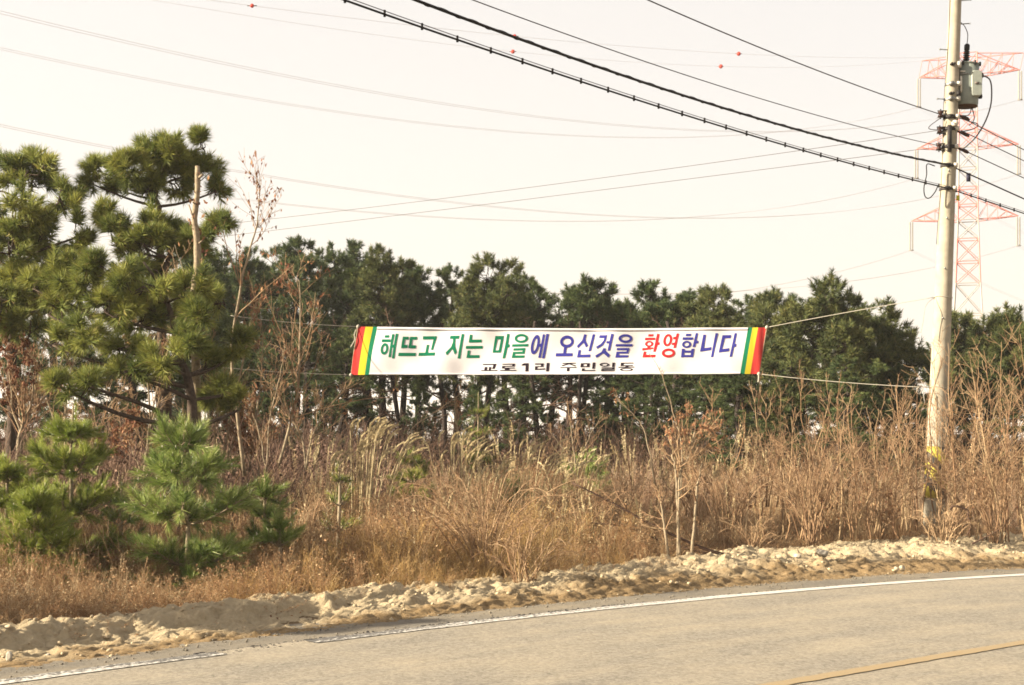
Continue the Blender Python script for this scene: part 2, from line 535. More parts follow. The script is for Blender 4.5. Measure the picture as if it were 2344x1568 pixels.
def lines():
    # white edge line with a gap where it has worn away
    for x0, x1 in ((-30, -2.22), (-1.62, 40)):
        xs = np.concatenate([np.arange(x0, max(x0, -8) + .01, .5)[:-1], np.arange(max(x0, -8), min(x1, 12), .03), np.arange(min(x1, 12), x1 + .01, .5)])
        xs = np.unique(np.round(xs, 3))
        ragged = np.where(xs < 2.4, 1.0, .35)
        top = .088 + ragged * (.07 * (fbm(xs * 7, xs * 0, 21, 4) - .55))
        bot = -.088 + .02 * (fbm(xs * 6, xs * 0, 22, 3) - .5)
        D = np.stack([bot, bot * .4 + top * .2, (bot + top) * .5, top * .7, top], 1)
        V, Fq, D_ = strip(xs, D, lambda X, Y, D, xp: .006 + 0.006 * (fbm(X * 1.2, Y * 1.2, 5) - .5))
        wear = np.interp(xs, [-8, -3.5, -2.7, -2.2, -1.6, -.6, 1.5, 3, 12], [.05, .1, .15, .2, .22, .14, .09, .02, -.03])
        W = wear[:, None] + np.array([-.04, .0, .05, .05, .06])[None] * np.interp(xs, [-2, 3], [1.2, .3])[:, None]
        a = Acc(); a.add(V, Fq, W.ravel())
        o = a.build('edge_line', M_edge, smooth=True)
        tag(o, kind='structure')
    # yellow centre line, along its own points
    yp = np.array([at(1640, 1590, 1)[0:3], ])
    pts = []
    for px, py in ((1450, 1626), (1620, 1597), (1772, 1569), (2012, 1528), (2180, 1498), (2344, 1471), (2480, 1450)):
        Y = F * CAM_H / (py - YH)
        pts.append(((px - CX) / F * Y, Y))
    pts = np.array(pts)
    c = np.polyfit(pts[:, 0], pts[:, 1], 2)
    xs = np.arange(-1.0, 5.2, .04)
    ycv = np.polyval(c, xs); g = np.polyval(np.polyder(c), xs); L = np.sqrt(1 + g * g)
    Ds = np.linspace(-1, 1, 7)[None] * (.070 + .03 * (fbm(xs * 9, xs * 0, 51, 4) - .5))[:, None]
    X = xs[:, None] - (g / L)[:, None] * Ds
    Y = ycv[:, None] + (1 / L)[:, None] * Ds
    Z = .006 + 0.006 * (fbm(X * 1.2, Y * 1.2, 5) - .5)
    n, m = X.shape
    i = (np.arange(n - 1)[:, None] * m + np.arange(m - 1)[None]).ravel()
    a = Acc(); a.add(np.stack([X, Y, Z], -1).reshape(-1, 3), np.stack([i, i + m, i + m + 1, i + 1], -1), .03)
    tag(a.build('centre_line', M_yellow, smooth=True), kind='structure')


M_edge = paint_mat('white_road_paint', (.78, .74, .68), .30, .40, (.08, .075, .07))
M_yellow = paint_mat('yellow_road_paint', (.43, .315, .165), .36, .64, (.22, .17, .105))
lines()


# ------------------------------------------------------------------ the sandy bank thrown up beside the road
def bank_z(x, y, d, xp):
    d0, d1 = asph(xp), bank_far(xp)
    w = d1 - d0
    t = (d - d0) / w
    env = np.clip(t * 5, 0, 1) * np.clip((1.2 - t) * 3, 0, 1)
    t = t + env * (.26 * (fbm(x * .9 + 5, y * .9, 37, 2) - .5) + .24 * (fbm(x * 3.3, y * 3.3, 38, 3) - .5) + .14 * (fbm(x * 12, y * 12, 39, 2) - .5))
    left = np.clip((-xp + .6) / 1.6, 0, 1)                     # the left end is dug out: flat ledge, steep face, high crest
    prof_l = np.interp(t, [-.15, 0, .12, .45, .58, .72, .84, 1.0, 1.25], [-.06, -.02, -.005, .005, .03, .13, .165, .13, .0])
    prof_r = np.interp(t, [-.15, 0, .12, .45, .8, 1.0, 1.2], [-.06, -.01, .05, .12, .17, .13, .0])
    z = prof_l * left + prof_r * (1 - left)
    amp = np.clip(t * 3, 0, 1) * np.where(t > 1.2, 0.3, 1)
    z = z + amp * ((.16 - .06 * left) * (fbm(x * 1.5, y * 1.5, 31, 3) - .5) + (.15 - .05 * left) * (fbm(x * 5, y * 5, 32, 5, .62) - .5))
    lump = fbm(x * 9, y * 9, 33, 3)
    z = z + amp * .05 * np.clip(lump - .5, 0, 1) * (1 + (1 - left))
    z = z + amp * .024 * (np.abs(fbm(x * 14 + 3, y * 14, 36, 3) - .5) * 4 - .5)
    z = z + np.clip(t * 6, 0, 1) * .034 * (fbm(x * 30, y * 30, 34, 3) - .5)
    return z - .02


def sand_mat():
    m, n, l, b = new_mat('pale_sandy_soil')
    geo = n.new('ShaderNodeNewGeometry')
    a = n.new('ShaderNodeAttribute'); a.attribute_name = 'across'    # 0 at the asphalt, 1 at the far side
    big = noise_node(n, l, 1.6, 5, .6, vec=geo.outputs['Position'])
    fine = noise_node(n, l, 26, 6, .78, vec=geo.outputs['Position'])
    sand = ramp(n, [(.25, (.36, .275, .165)), (.42, (.50, .395, .25)), (.6, (.58, .47, .305)), (.75, (.68, .57, .39))])
    dirt = ramp(n, [(.25, (.16, .10, .05)), (.5, (.31, .21, .105)), (.8, (.48, .36, .21))])
    l.new(fine.outputs[0], sand.inputs[0]); l.new(fine.outputs[0], dirt.inputs[0])
    s = n.new('ShaderNodeMath'); s.operation = 'MULTIPLY_ADD'; s.inputs[1].default_value = .9; s.inputs[2].default_value = -.45
    l.new(big.outputs[0], s.inputs[0])
    ad = n.new('ShaderNodeMath'); ad.operation = 'ADD'
    l.new(s.outputs[0], ad.inputs[0]); l.new(a.outputs['Fac'], ad.inputs[1])
    mr = n.new('ShaderNodeMapRange'); mr.inputs[1].default_value = .16; mr.inputs[2].default_value = .42
    l.new(ad.outputs[0], mr.inputs[0])
    mx = n.new('ShaderNodeMix'); mx.data_type = 'RGBA'
    l.new(mr.outputs[0], mx.inputs[0]); l.new(dirt.outputs[0], mx.inputs[6]); l.new(sand.outputs[0], mx.inputs[7])
    l.new(mx.outputs[2], b.inputs['Base Color'])
    b.inputs['Roughness'].default_value = .95
    b.inputs['Specular IOR Level'].default_value = .15
    bump(n, l, b, fine.outputs[0], .8, .028)
    return m


M['sand'] = sand_mat()


def bank():
    xs = np.concatenate([np.arange(-25, -6.5, .15), np.arange(-6.5, 11, .034), np.arange(11, 30, .2)])
    t = np.linspace(-.16, 1.22, 120)
    d0, d1 = asph(xs), bank_far(xs)
    D = d0[:, None] + t[None] * (d1 - d0)[:, None]
    V, Fq, D_ = strip(xs, D, bank_z)
    # crumbled lumps: push points sideways a little so that the clods overhang
    hz = V[:, 2] * 9                                            # the vertical face is broken up as well
    V = V + np.stack([.10 * (fbm(V[:, 0] * 8, V[:, 1] * 8 + hz, 41, 4, .65) - .5), .10 * (fbm(V[:, 0] * 8 + hz, V[:, 1] * 8, 42, 4, .65) - .5), .05 * (fbm(V[:, 0] * 20, V[:, 1] * 20 + hz, 43, 3) - .5)], 1)
    sheet('sand_bank', M['sand'], V, Fq, np.broadcast_to(t[None], D.shape), smooth=False)


bank()


def place_on_strip(x, d):
    g = yw1(x); L = np.sqrt(1 + g * g)
    return x - g / L * d, yw(x) + d / L


_ico = bmesh.new(); bmesh.ops.create_icosphere(_ico, subdivisions=1, radius=1)
ICO_V = np.array([v.co[:] for v in _ico.verts]); ICO_F = np.array([[v.index for v in f.verts] for f in _ico.faces]); _ico.free()
_ico = bmesh.new(); bmesh.ops.create_icosphere(_ico, subdivisions=3, radius=1)
ICO3_V = np.array([v.co[:] for v in _ico.verts]); ICO3_F = np.array([[v.index for v in f.verts] for f in _ico.faces]); _ico.free()


def stones(name, mat, P, S, rng, flat=.6):
    """many small broken lumps as one mesh"""
    n = len(P)
    k = len(ICO_V)
    V = ICO_V[None] * (1 + .35 * (rng.rand(n, k, 1) - .5) * 2)
    V = V * np.stack([.7 + .6 * rng.rand(n), .7 + .6 * rng.rand(n), flat * (.7 + .6 * rng.rand(n))], 1)[:, None]
    a = rng.rand(n) * 6.283
    c, s = np.cos(a)[:, None], np.sin(a)[:, None]
    V = np.stack([V[..., 0] * c - V[..., 1] * s, V[..., 0] * s + V[..., 1] * c, V[..., 2]], -1)
    V = V * S[:, None, None] + P[:, None]
    Fc = (ICO_F[None] + (np.arange(n) * k)[:, None, None]).reshape(-1, 3)
    acc = Acc(); acc.add(V, Fc, np.repeat(rng.rand(n), k))
    return acc.build(name, mat)


def loose_stones():
    rng = np.random.RandomState(5)
    # clods on the bank
    n = 2800
    x = rng.uniform(-6.2, 10.5, n); t = rng.beta(2.0, 1.5, n) * 1.12 - .02
    d = asph(x) + t * (bank_far(x) - asph(x))
    X, Y = place_on_strip(x, d)
    S = .004 + .024 * rng.rand(n) ** 5
    Z = bank_z(X, Y, d, x) + S * .15
    o = stones('clods', plain('clod_soil', (.5, .4, .265), .95, 0, .3, 9, .01), np.stack([X, Y, Z], 1), S, rng, .75)
    tag(o, 'small pale clods and stones scattered over the sandy bank', 'clods', kind='stuff')
    # gravel on the shoulder and along the ragged edge of the asphalt
    n = 2400
    x = rng.uniform(-6.0, 10, n)
    d = np.where(rng.rand(n) < .45, asph(x) + rng.normal(-.03, .09, n), asph(x) * rng.beta(2.5, 1, n))
    X, Y = place_on_strip(x, d)
    S = .003 + .010 * rng.rand(n) ** 4
    o = stones('gravel', plain('grey_gravel', (.25, .215, .165), .9, 0, .35, 30, .004), np.stack([X, Y, -.03 + S * .3], 1), S, rng, .7)
    tag(o, 'loose gravel lying along the asphalt shoulder', 'gravel', kind='stuff')
    # crumbs of dark asphalt where the road edge breaks off
    n = 3600
    x = rng.uniform(-5.5, 4.5, n)
    keep = rng.rand(n) < np.interp(x, [-5.5, -2.5, -2.2, -1.6, -1.4, 1.2, 3, 4.5], [.03, .06, 1, 1, .7, .45, .2, .06])
    x = x[keep]; n = len(x)
    gap = (x > -2.25) & (x < -1.6)
    d = np.where(gap, rng.uniform(-.05, .17, n), .125 + rng.normal(0, .03, n))
    X, Y = place_on_strip(x, d)
    S = .004 + .013 * rng.rand(n) ** 2
    o = stones('asphalt_crumbs', plain('broken_asphalt', (.065, .06, .06), .9, 0, .4, 30, .004), np.stack([X, Y, -.004 + S * .1], 1), S, rng, .4)
    tag(o, 'dark crumbs of broken asphalt beside the white edge line', 'crumbs', kind='stuff')


loose_stones()


def rock(px, py, wpx, hpx, label, cat='rock', group='loose rocks along the sandy bank', seed=0, mat='rock'):
    """a loose stone seen at px, py (its base) standing on the bank"""
    y = F * (CAM_H - .05) / (py - YH)
    for _ in range(12):
        x = (px - CX) / F * y
        d = off(x, y)
        z = max(float(bank_z(np.array(x), np.array(y), d, np.array(x))), -.03) if d > asph(x) * .8 else -.03
        y = F * (CAM_H - z) / (py - YH)
    w, h = wpx / F * y, hpx / F * y
    rng = np.random.RandomState(seed)
    V = ICO3_V.copy()
    for _ in range(9):                                          # broken facets
        nrm = unit(rng.normal(size=3)); c = .62 + .25 * rng.rand()
        p = V @ nrm
        V = V - np.maximum(p - c, 0)[:, None] * nrm
    V = V + .05 * (fbm(V[:, 0] * 2 + V[:, 2], V[:, 1] * 2, seed)[:, None] - .5)
    V = V * np.array([w / 2 / .85, w / 2 / .85 * .9, h / 2 / .8])
    a = Acc(); a.add(V + np.array([x, y, z + h * .36]), ICO3_F)
    o = a.build('rock', M[mat], origin=(x, y, z))
    return tag(o, label, cat, group)


M['rock_white'] = plain('white_quartz', (.5, .45, .37), .8, 0, .12, 14, .006)
rock(1851, 1272, 27, 17, 'largest white rock on the bank below the thicket near the pole', seed=1, mat='rock_white')
rock(1827, 1276, 16, 9, 'small white rock touching the largest rock on the bank', seed=2, mat='rock_white')
rock(1807, 1278, 13, 9, 'small pale rock between two others in the short row on the bank', seed=3)
rock(1791, 1279, 12, 10, 'pale rock ending the short row of rocks, nearest the cut shrub', seed=4)
rock(17, 1513, 14, 24, 'pointed pale stone standing at the asphalt edge by the brown dirt', seed=5, mat='rock_white')
rock(92, 1446, 10, 13, 'small upright tan stone in the shaded dirt below the bank', seed=6)
rock(44, 1441, 22, 13, 'low tan lump on the dirt ledge beside the upright stone', seed=7)
rock(471, 1402, 36, 26, 'rounded sandy boulder on the crest of the bank below the young pine', seed=8)
rock(186, 1398, 42, 20, 'broad sandy lump on the bank crest below the weeds', seed=9)
rock(247, 1392, 24, 14, 'pale angular lump on the bank crest beside the broad one', seed=10)
rock(117, 1501, 10, 6, 'small flat white stone lying on the grey shoulder', seed=11, mat='rock_white')
rock(2012, 1303, 14, 10, 'pale stone at the road edge below the thicket', seed=12)
rock(1972, 1304, 13, 8, 'tan stone at the road edge beside a pale one below the thicket', seed=13)
# ------------------------------------------------------------------ transmission tower, far away
TWR_Y = 180.0


def tower():
    c = at(2216, 1000, TWR_Y)
    root = thing('transmission_tower', (c[0], c[1], 0), 'tall red and white lattice pylon standing far behind the concrete pole', 'pylon')
    ad = np.array([.95, -.31, 0.0]); bd = np.array([.31, .95, 0.0])      # along the arms, along the line
    zy = lambda y: CAM_H + (YH - y) / F * TWR_Y
    lev = [(1000 + 30, 2.9), (850, 2.25), (720, 1.72), (650, 1.5), (600, 1.4), (548, 1.3), (505, 1.22), (470, 1.2), (430, 1.17), (385, 1.14), (340, 1.12), (300, 1.11), (260, 1.1), (215, 1.1), (175, 1.1), (125, 1.1)]
    o = np.array([c[0], c[1], 0.0])
    cn = lambda y, h, i: o + ad * h * (-1, 1, 1, -1)[i] + bd * h * (-1, -1, 1, 1)[i] + np.array([0, 0, zy(y)])
    bands = [('tower_white', 1030, 650), ('tower_red', 650, 548), ('tower_white', 548, 505), ('tower_red', 505, 430), ('tower_white', 430, 340), ('tower_red', 340, 260), ('tower_white', 260, 215), ('tower_red', 215, 120)]

    def bar(a, p, q, r): a.add(*tubes(np.array([[p, q]]), r, 4))
    for mt, y0, y1 in bands:
        legs, brace = [Acc() for _ in range(4)], Acc()
        for (ya, ha), (yb, hb) in zip(lev[:-1], lev[1:]):
            if ya > y0 + 1 or yb < y1 - 1: continue
            for i in range(4):
                j = (i + 1) % 4
                bar(legs[i], cn(ya, ha, i), cn(yb, hb, i), .095)
                bar(brace, cn(ya, ha, i), cn(yb, hb, j), .055)
                bar(brace, cn(ya, ha, j), cn(yb, hb, i), .055)
                bar(brace, cn(yb, hb, i), cn(yb, hb, j), .06)
        w = 'red' if 'red' in mt else 'white'
        for lg in legs:
            s = lg.build('leg', M[mt], root, smooth=False); s['label'] = w + ' painted stretch of a lattice leg'
        brace.build('bracing', M[mt], root)
    tips = {}
    for k, (yb, yt, yl, yr, hl, hr, horn) in enumerate(((175, 128, 178, 160, 6.0, 6.2, 1), (340, 292, 341, 330, 6.3, 6.05, 0), (505, 455, 506, 494, 6.95, 6.0, 0))):
        for sgn, yy, hh in ((-1, yl, hl), (1, yr, hr)):
            arm = Acc()
            tip = o + ad * sgn * hh + np.array([0, 0, 0.0])
            tip[2] = CAM_H + (YH - yy) / F * tip[1]
            lo = [o + ad * sgn * 1.1 + bd * 1.1 * s + np.array([0, 0, zy(yb)]) for s in (-1, 1)]
            hi = [o + ad * sgn * 1.1 + bd * 1.1 * s + np.array([0, 0, zy(yt)]) for s in (-1, 1)]
            if horn:                                             # the top arm carries the earth wire on a long level peak
                pk = o + ad * sgn * (5.6 if sgn < 0 else 6.6); pk[2] = zy(131)
                for p in hi: bar(arm, p, pk, .06)
                bar(arm, tip, pk, .045)
                for f in (.3, .55, .8):
                    for s in (0, 1):
                        bar(arm, hi[s] + (pk - hi[s]) * f, lo[s] + (tip - lo[s]) * f, .035)
                        bar(arm, hi[s] + (pk - hi[s]) * f, lo[s] + (tip - lo[s]) * (f - .25), .035)
                tips[('earth', sgn)] = pk
                tops = [h * .45 + l * .55 for h, l in zip(hi, lo)]
                tops = hi
            else:
                tops = hi
            for p in lo + tops: bar(arm, p, tip, .06)
            for f0, f1 in ((0, .25), (.25, .5), (.5, .72), (.72, .9)):
                for s in (0, 1):
                    A = lambda f, q: q[s] + (tip - q[s]) * f
                    bar(arm, A(f0, lo), A(f1, tops), .036)
                    bar(arm, A(f1, lo), A(f1, tops), .036)
                bar(arm, lo[0] + (tip - lo[0]) * f0, lo[1] + (tip - lo[1]) * f1, .036)
                bar(arm, lo[0] + (tip - lo[0]) * f1, lo[1] + (tip - lo[1]) * f1, .036)
            arm.build('crossarm', M['tower_red'], root)
            ins = Acc()
            bot = tip + np.array([0, 0, -3.75])
            for s in (-.16, .16):
                zz = np.linspace(0, -3.5, 45)
                P = np.stack([np.full(45, tip[0] + s), np.full(45, tip[1]), tip[2] - .15 + zz], 1)
                R = np.where(np.arange(45) % 2 == 0, .13, .05)
                ins.add(*closed_tube(P, R, 6))
            ins.add(*box(bot, (.3, .08, .06)))
            ins.build('insulator_string', M['insul_far'], root)
            tips[(k, sgn)] = bot
    return tips


M['insul_far'] = plain('grey_disc_insulators', (.36, .33, .28), .5, 0, .1, 3)
TIPS = tower()

LINE_DIR = np.array([-.663, -.749])


def far_line(p0, px_pts, extra=40):
    """a wire from p0 in the vertical plane along LINE_DIR, through view points; returns the polyline"""
    S, Z = [0.0], [p0[2]]
    for px, py in px_pts:
        k = (px - CX) / F
        s = (k * p0[1] - p0[0]) / (LINE_DIR[0] - k * LINE_DIR[1])
        S.append(s); Z.append(CAM_H + (YH - py) / F * (p0[1] + LINE_DIR[1] * s))
    S, Z = np.array(S), np.array(Z)
    # parabola forced through p0
    A = np.stack([S[1:], S[1:] ** 2], 1)
    c = np.linalg.lstsq(A, Z[1:] - p0[2], rcond=None)[0]
    s = np.linspace(0, S.max() + extra, 60)
    return np.stack([p0[0] + LINE_DIR[0] * s, p0[1] + LINE_DIR[1] * s, p0[2] + c[0] * s + c[1] * s * s], 1), c


def far_lines():
    spec = {
        (0, 1): ([(0, 25), (550, 155), (1100, 253), (1500, 290)], 'uppermost pair of high-voltage wires sweeping across the sky to the far side of the pylon'),
        (0, -1): ([(0, 110), (350, 185), (1000, 285), (1500, 315)], 'pair of high-voltage wires crossing the sky just below the uppermost pair'),
        (1, 1): ([(0, 285), (270, 340), (800, 440), (1250, 480)], 'pair of high-voltage wires passing behind the bent pine top to the pylon middle arm'),
        (1, -1): ([(0, 375), (500, 452), (1000, 495), (1500, 503)], 'pair of high-voltage wires dipping lowest above the tree line towards the pylon middle arm'),
        (2, 1): ([(0, 545), (800, 655), (1280, 680), (1700, 655)], 'pair of high-voltage wires mostly hidden by tree tops, from the pylon lowest arm, far side'),
        (2, -1): ([(0, 610), (800, 690), (1280, 700), (1700, 668)], 'lowest pair of high-voltage wires mostly hidden by tree tops, near side of the pylon'),
    }
    for key, (pts, lab) in spec.items():
        p0 = TIPS[key]
        P, c = far_line(p0, pts)
        a = Acc()
        for s in (-.22, .22):
            a.add(*tubes(P[None] + np.array([s * .75, -s * .66, 0]), .0095, 4))
        # the span beyond the pylon
        d = np.array([.8, .6]); s = np.linspace(0, 120, 24)
        Q = np.stack([p0[0] + d[0] * s, p0[1] + d[1] * s, p0[2] - .23 * s + .0009 * s * s], 1)
        for e in (-.22, .22):
            a.add(*tubes(Q[None] + np.array([e * .6, -e * .8, 0]), .0095, 4))
        o = a.build('transmission_line', M['wire_far'], origin=tuple(p0))
        tag(o, lab, 'power line', 'high-voltage lines of the pylon')
    for sgn, pts, balls, lab in (
            (-1, [(577, 118), (1174, 118 + 22), (1650, 152)], None, None),):
        pass
    # earth wires with marker balls: each wire in the same vertical planes
    e = {-1: [(1174, 118), (1650, 152)], 1: [(577, 20), (1178, 70), (1691, 130)]}
    desc = {-1: ['lower of the two red marker balls close together above the thick cables', 'red marker ball on the lower earth wire nearest the pylon'],
            1: ['red marker ball alone high in the sky above the bent pine', 'upper of the two red marker balls close together above the thick cables', 'red marker ball on the upper earth wire nearest the pylon']}
    for sgn, pts in e.items():
        p0 = TIPS[('earth', sgn)]
        P, c = far_line(p0, pts, 60)
        a = Acc(); a.add(*tubes(P[None], .009, 4))
        o = a.build('earth_wire', M['wire_far'], origin=tuple(p0))
        tag(o, 'thin earth wire with red marker balls, from the pylon top ' + ('near' if sgn < 0 else 'far') + ' peak', 'power line', 'earth wires of the pylon')
        for (px, py), lab in zip(pts, desc[sgn]):
            k = (px - CX) / F
            s = (k * p0[1] - p0[0]) / (LINE_DIR[0] - k * LINE_DIR[1])
            q = np.array([p0[0] + LINE_DIR[0] * s, p0[1] + LINE_DIR[1] * s, p0[2] + c[0] * s + c[1] * s * s])
            rt = thing('marker_ball', q, lab, 'marker ball', 'red marker balls on the earth wires')
            b = Acc(); b.add(ICO3_V * .19 * q[1] / 130 + q, ICO3_F); b.build('ball', M['ball'], rt, smooth=True)
            b = Acc(); b.add(*closed_tube(np.array([q + [-.3, 0, 0], q + [.3, 0, 0]]) * 1.0, .03, 6)); b.build('clamp', M['dark_steel'], rt)


far_lines()

# ------------------------------------------------------------------ concrete utility pole
PY = 24.0
PB = at(2135.5, 1218, PY); PB[2] = -.15
PT = at(2187, 0, PY)
PAX = (PT - PB) / (PT[2] - PB[2])
pole_at = lambda z: PB + PAX * (z - PB[2])
pole_r = lambda z: .183 - .0093 * z
zpole = lambda py: CAM_H + (YH - py) / F * PY


def pole():
    root = thing('utility_pole', (PB[0], PB[1], 0), 'tall leaning concrete utility pole with yellow and black warning band at its foot', 'utility pole')
    zs = np.linspace(-.15, 10.9, 24)
    a = Acc(); a.add(*closed_tube(np.array([pole_at(z) for z in zs]), pole_r(zs), 28))
    shaft = a.build('shaft', M['concrete'], root, smooth=True)
    # warning wrap: yellow and black diagonal stripes
    m, n, l, b = new_mat('warning_stripes')
    geo = n.new('ShaderNodeNewGeometry')
    sep = n.new('ShaderNodeSeparateXYZ'); l.new(geo.outputs['Position'], sep.inputs[0])
    sm = n.new('ShaderNodeMath'); sm.operation = 'MULTIPLY_ADD'; sm.inputs[1].default_value = 1.05
    l.new(sep.outputs[0], sm.inputs[0])
    l.new(sep.outputs[2], sm.inputs[2])
    md = n.new('ShaderNodeMath'); md.operation = 'MULTIPLY'; md.inputs[1].default_value = 2.45
    l.new(sm.outputs[0], md.inputs[0])
    fr = n.new('ShaderNodeMath'); fr.operation = 'FRACT'; l.new(md.outputs[0], fr.inputs[0])
    gt = n.new('ShaderNodeMath'); gt.operation = 'GREATER_THAN'; gt.inputs[1].default_value = .45; l.new(fr.outputs[0], gt.inputs[0])
    mx = n.new('ShaderNodeMix'); mx.data_type = 'RGBA'
    mx.inputs[6].default_value = (.03, .028, .026, 1); mx.inputs[7].default_value = (.34, .285, .045, 1)
    l.new(gt.outputs[0], mx.inputs[0]); l.new(mx.outputs[2], b.inputs['Base Color'])
    b.inputs['Roughness'].default_value = .5
    z0, z1 = zpole(1140), zpole(1022)
    zz = np.linspace(z0, z1, 8)
    a = Acc(); a.add(*closed_tube(np.array([pole_at(z) for z in zz]), pole_r(zz) + .006, 28))
    a.build('warning_band', m, root, smooth=False)
    # step bolts
    for k, (py, side) in enumerate([(56, 1), (115, -1), (228, -1), (170, 1), (617, 0), (730, 0), (395, 0), (503, 0), (2, 1)]):
        z = zpole(py); c = pole_at(z); r = pole_r(z)
        d = unit(np.array([side, -.25 if side else -1.0, 0]))
        if side == 0: d = unit(np.array([-.25, -1, 0]))
        p = c + d * (r - .02); q = c + d * (r + (.14 if side else .09))
        a = Acc(); a.add(*closed_tube(np.array([p, q]), .009, 6)); a.add(*closed_tube(np.array([q, q + d * .014]), .017, 6))
        a.build('step_bolt', M['steel'], root)
    # clamp bands
    for py, h, dark in ((195, .05, 0), (229, .05, 0), (270, .07, 1), (297, .06, 1), (338, .06, 1), (381, .05, 1), (434, .05, 1)):
        z = zpole(py)
        P = np.array([pole_at(z - h / 2), pole_at(z + h / 2)])
        a = Acc(); a.add(*closed_tube(P, pole_r(z) + .008, 24))
        c = pole_at(z) + np.array([-.05, -pole_r(z) - .02, 0])
        a.add(*box(c, (.035, .03, .03)))
        band = a.build('clamp_band', M['dark_steel' if dark else 'steel'], root)
        b_ = Acc(); c2 = pole_at(z) + np.array([.085, -pole_r(z) * .75 - .02, .0]); b_.add(*box(c2, (.03, .028, .035)))
        b_.build('clamp_lug', M['insulator'], band)
    # low-voltage rack with spool insulators on the road side
    for py in (263, 300, 338):
        z = zpole(py); c = pole_at(z); r = pole_r(z)
        a = Acc()
        q = c + np.array([-r - .07, -.06, 0])
        zz = np.array([-.045, -.04, -.02, 0, .02, .04, .045]); R = np.array([.03, .048, .044, .028, .044, .048, .03])
        a.add(*closed_tube(q + np.stack([zz * 0, zz * 0, zz], 1), R, 12))
        sp = a.build('spool_insulator', M['brown_glaze'], root, smooth=False)
        a = Acc()
        for dz in (-.055, .055): a.add(*box(q + np.array([.05, 0, dz]), (.1, .018, .006)))
        a.add(*closed_tube(np.array([q + [0, 0, -.085], q + [0, 0, .085]]), .01, 6))
        a.build('clevis', M['dark_steel'], sp)
        a = Acc()
        q = c + np.array([r + .12, .04, -.03])
        a.add(*closed_tube(np.array([c + [r - .01, 0, 0], q, q + [.05, .01, -.02], q + [.1, .02, -.045]]), [.012, .03, .034, .02], 8))
        a.build('strain_insulator', M['brown_glaze'], root)
    a = Acc()
    za, zb = zpole(345), zpole(298)
    ca, cb = pole_at(za), pole_at(zb)
    a.add(*box((ca + cb) / 2 + np.array([-.05, -pole_r(za) - .035, 0]), (.03, .022, (zb - za) / 2 + .05)))
    a.build('rack_bar', M['dark_steel'], root)
    a = Acc(); q = pole_at(zpole(287)) + np.array([.03, -pole_r(4) - .02, 0])
    a.add(ICO3_V * np.array([.06, .06, .055]) + q, ICO3_F); a.build('white_insulator', M['insulator'], root, smooth=True)
    a = Acc(); q = pole_at(zpole(455)) + np.array([pole_r(4) + .01, -.08, 0])
    a.add(*box(q, (.028, .006, .045))); a.build('tag_plate', plain('yellow_tag', (.62, .55, .04), .5, 0, .1), root)
    # small riser wires down the shaft
    a = Acc()
    P = np.array([pole_at(zpole(y)) + np.array([-pole_r(zpole(y)) - .008 + .012 * math.sin(y * .02), -.04, 0]) for y in np.linspace(-30, 560, 30)])
    a.add(*closed_tube(P, .006, 5))
    a.build('riser_wire', M['wire'], root)
    # dry vine creeping round the foot
    rng = np.random.RandomState(3)
    a = Acc()
    for k in range(4):
        ph = rng.rand() * 6.28; zt = 1.2 + 2.0 * rng.rand()
        t = np.linspace(0, 1, 30)
        ang = ph + 2.2 * (rng.rand() - .5) * t + .35 * np.sin(t * 11 + ph)
        z = t * zt
        P = np.array([pole_at(zz) + np.array([math.cos(g), math.sin(g), 0]) * (pole_r(zz) + .012) for zz, g in zip(z, ang)])
        a.add(*closed_tube(P, np.linspace(.014, .004, 30), 5), rnd=.7)
    a.build('dry_vine', M['twig'], root)
    return root


pole()


def c6(x, y):
    """view coordinates of a point in the enlarged crop of the transformer"""
    return ((3640 + x * .40816) / 1.74744, (60 + y * .40816) / 1.74744)


def w6(x, y, dep=PY):
    return at(*c6(x, y), dep)


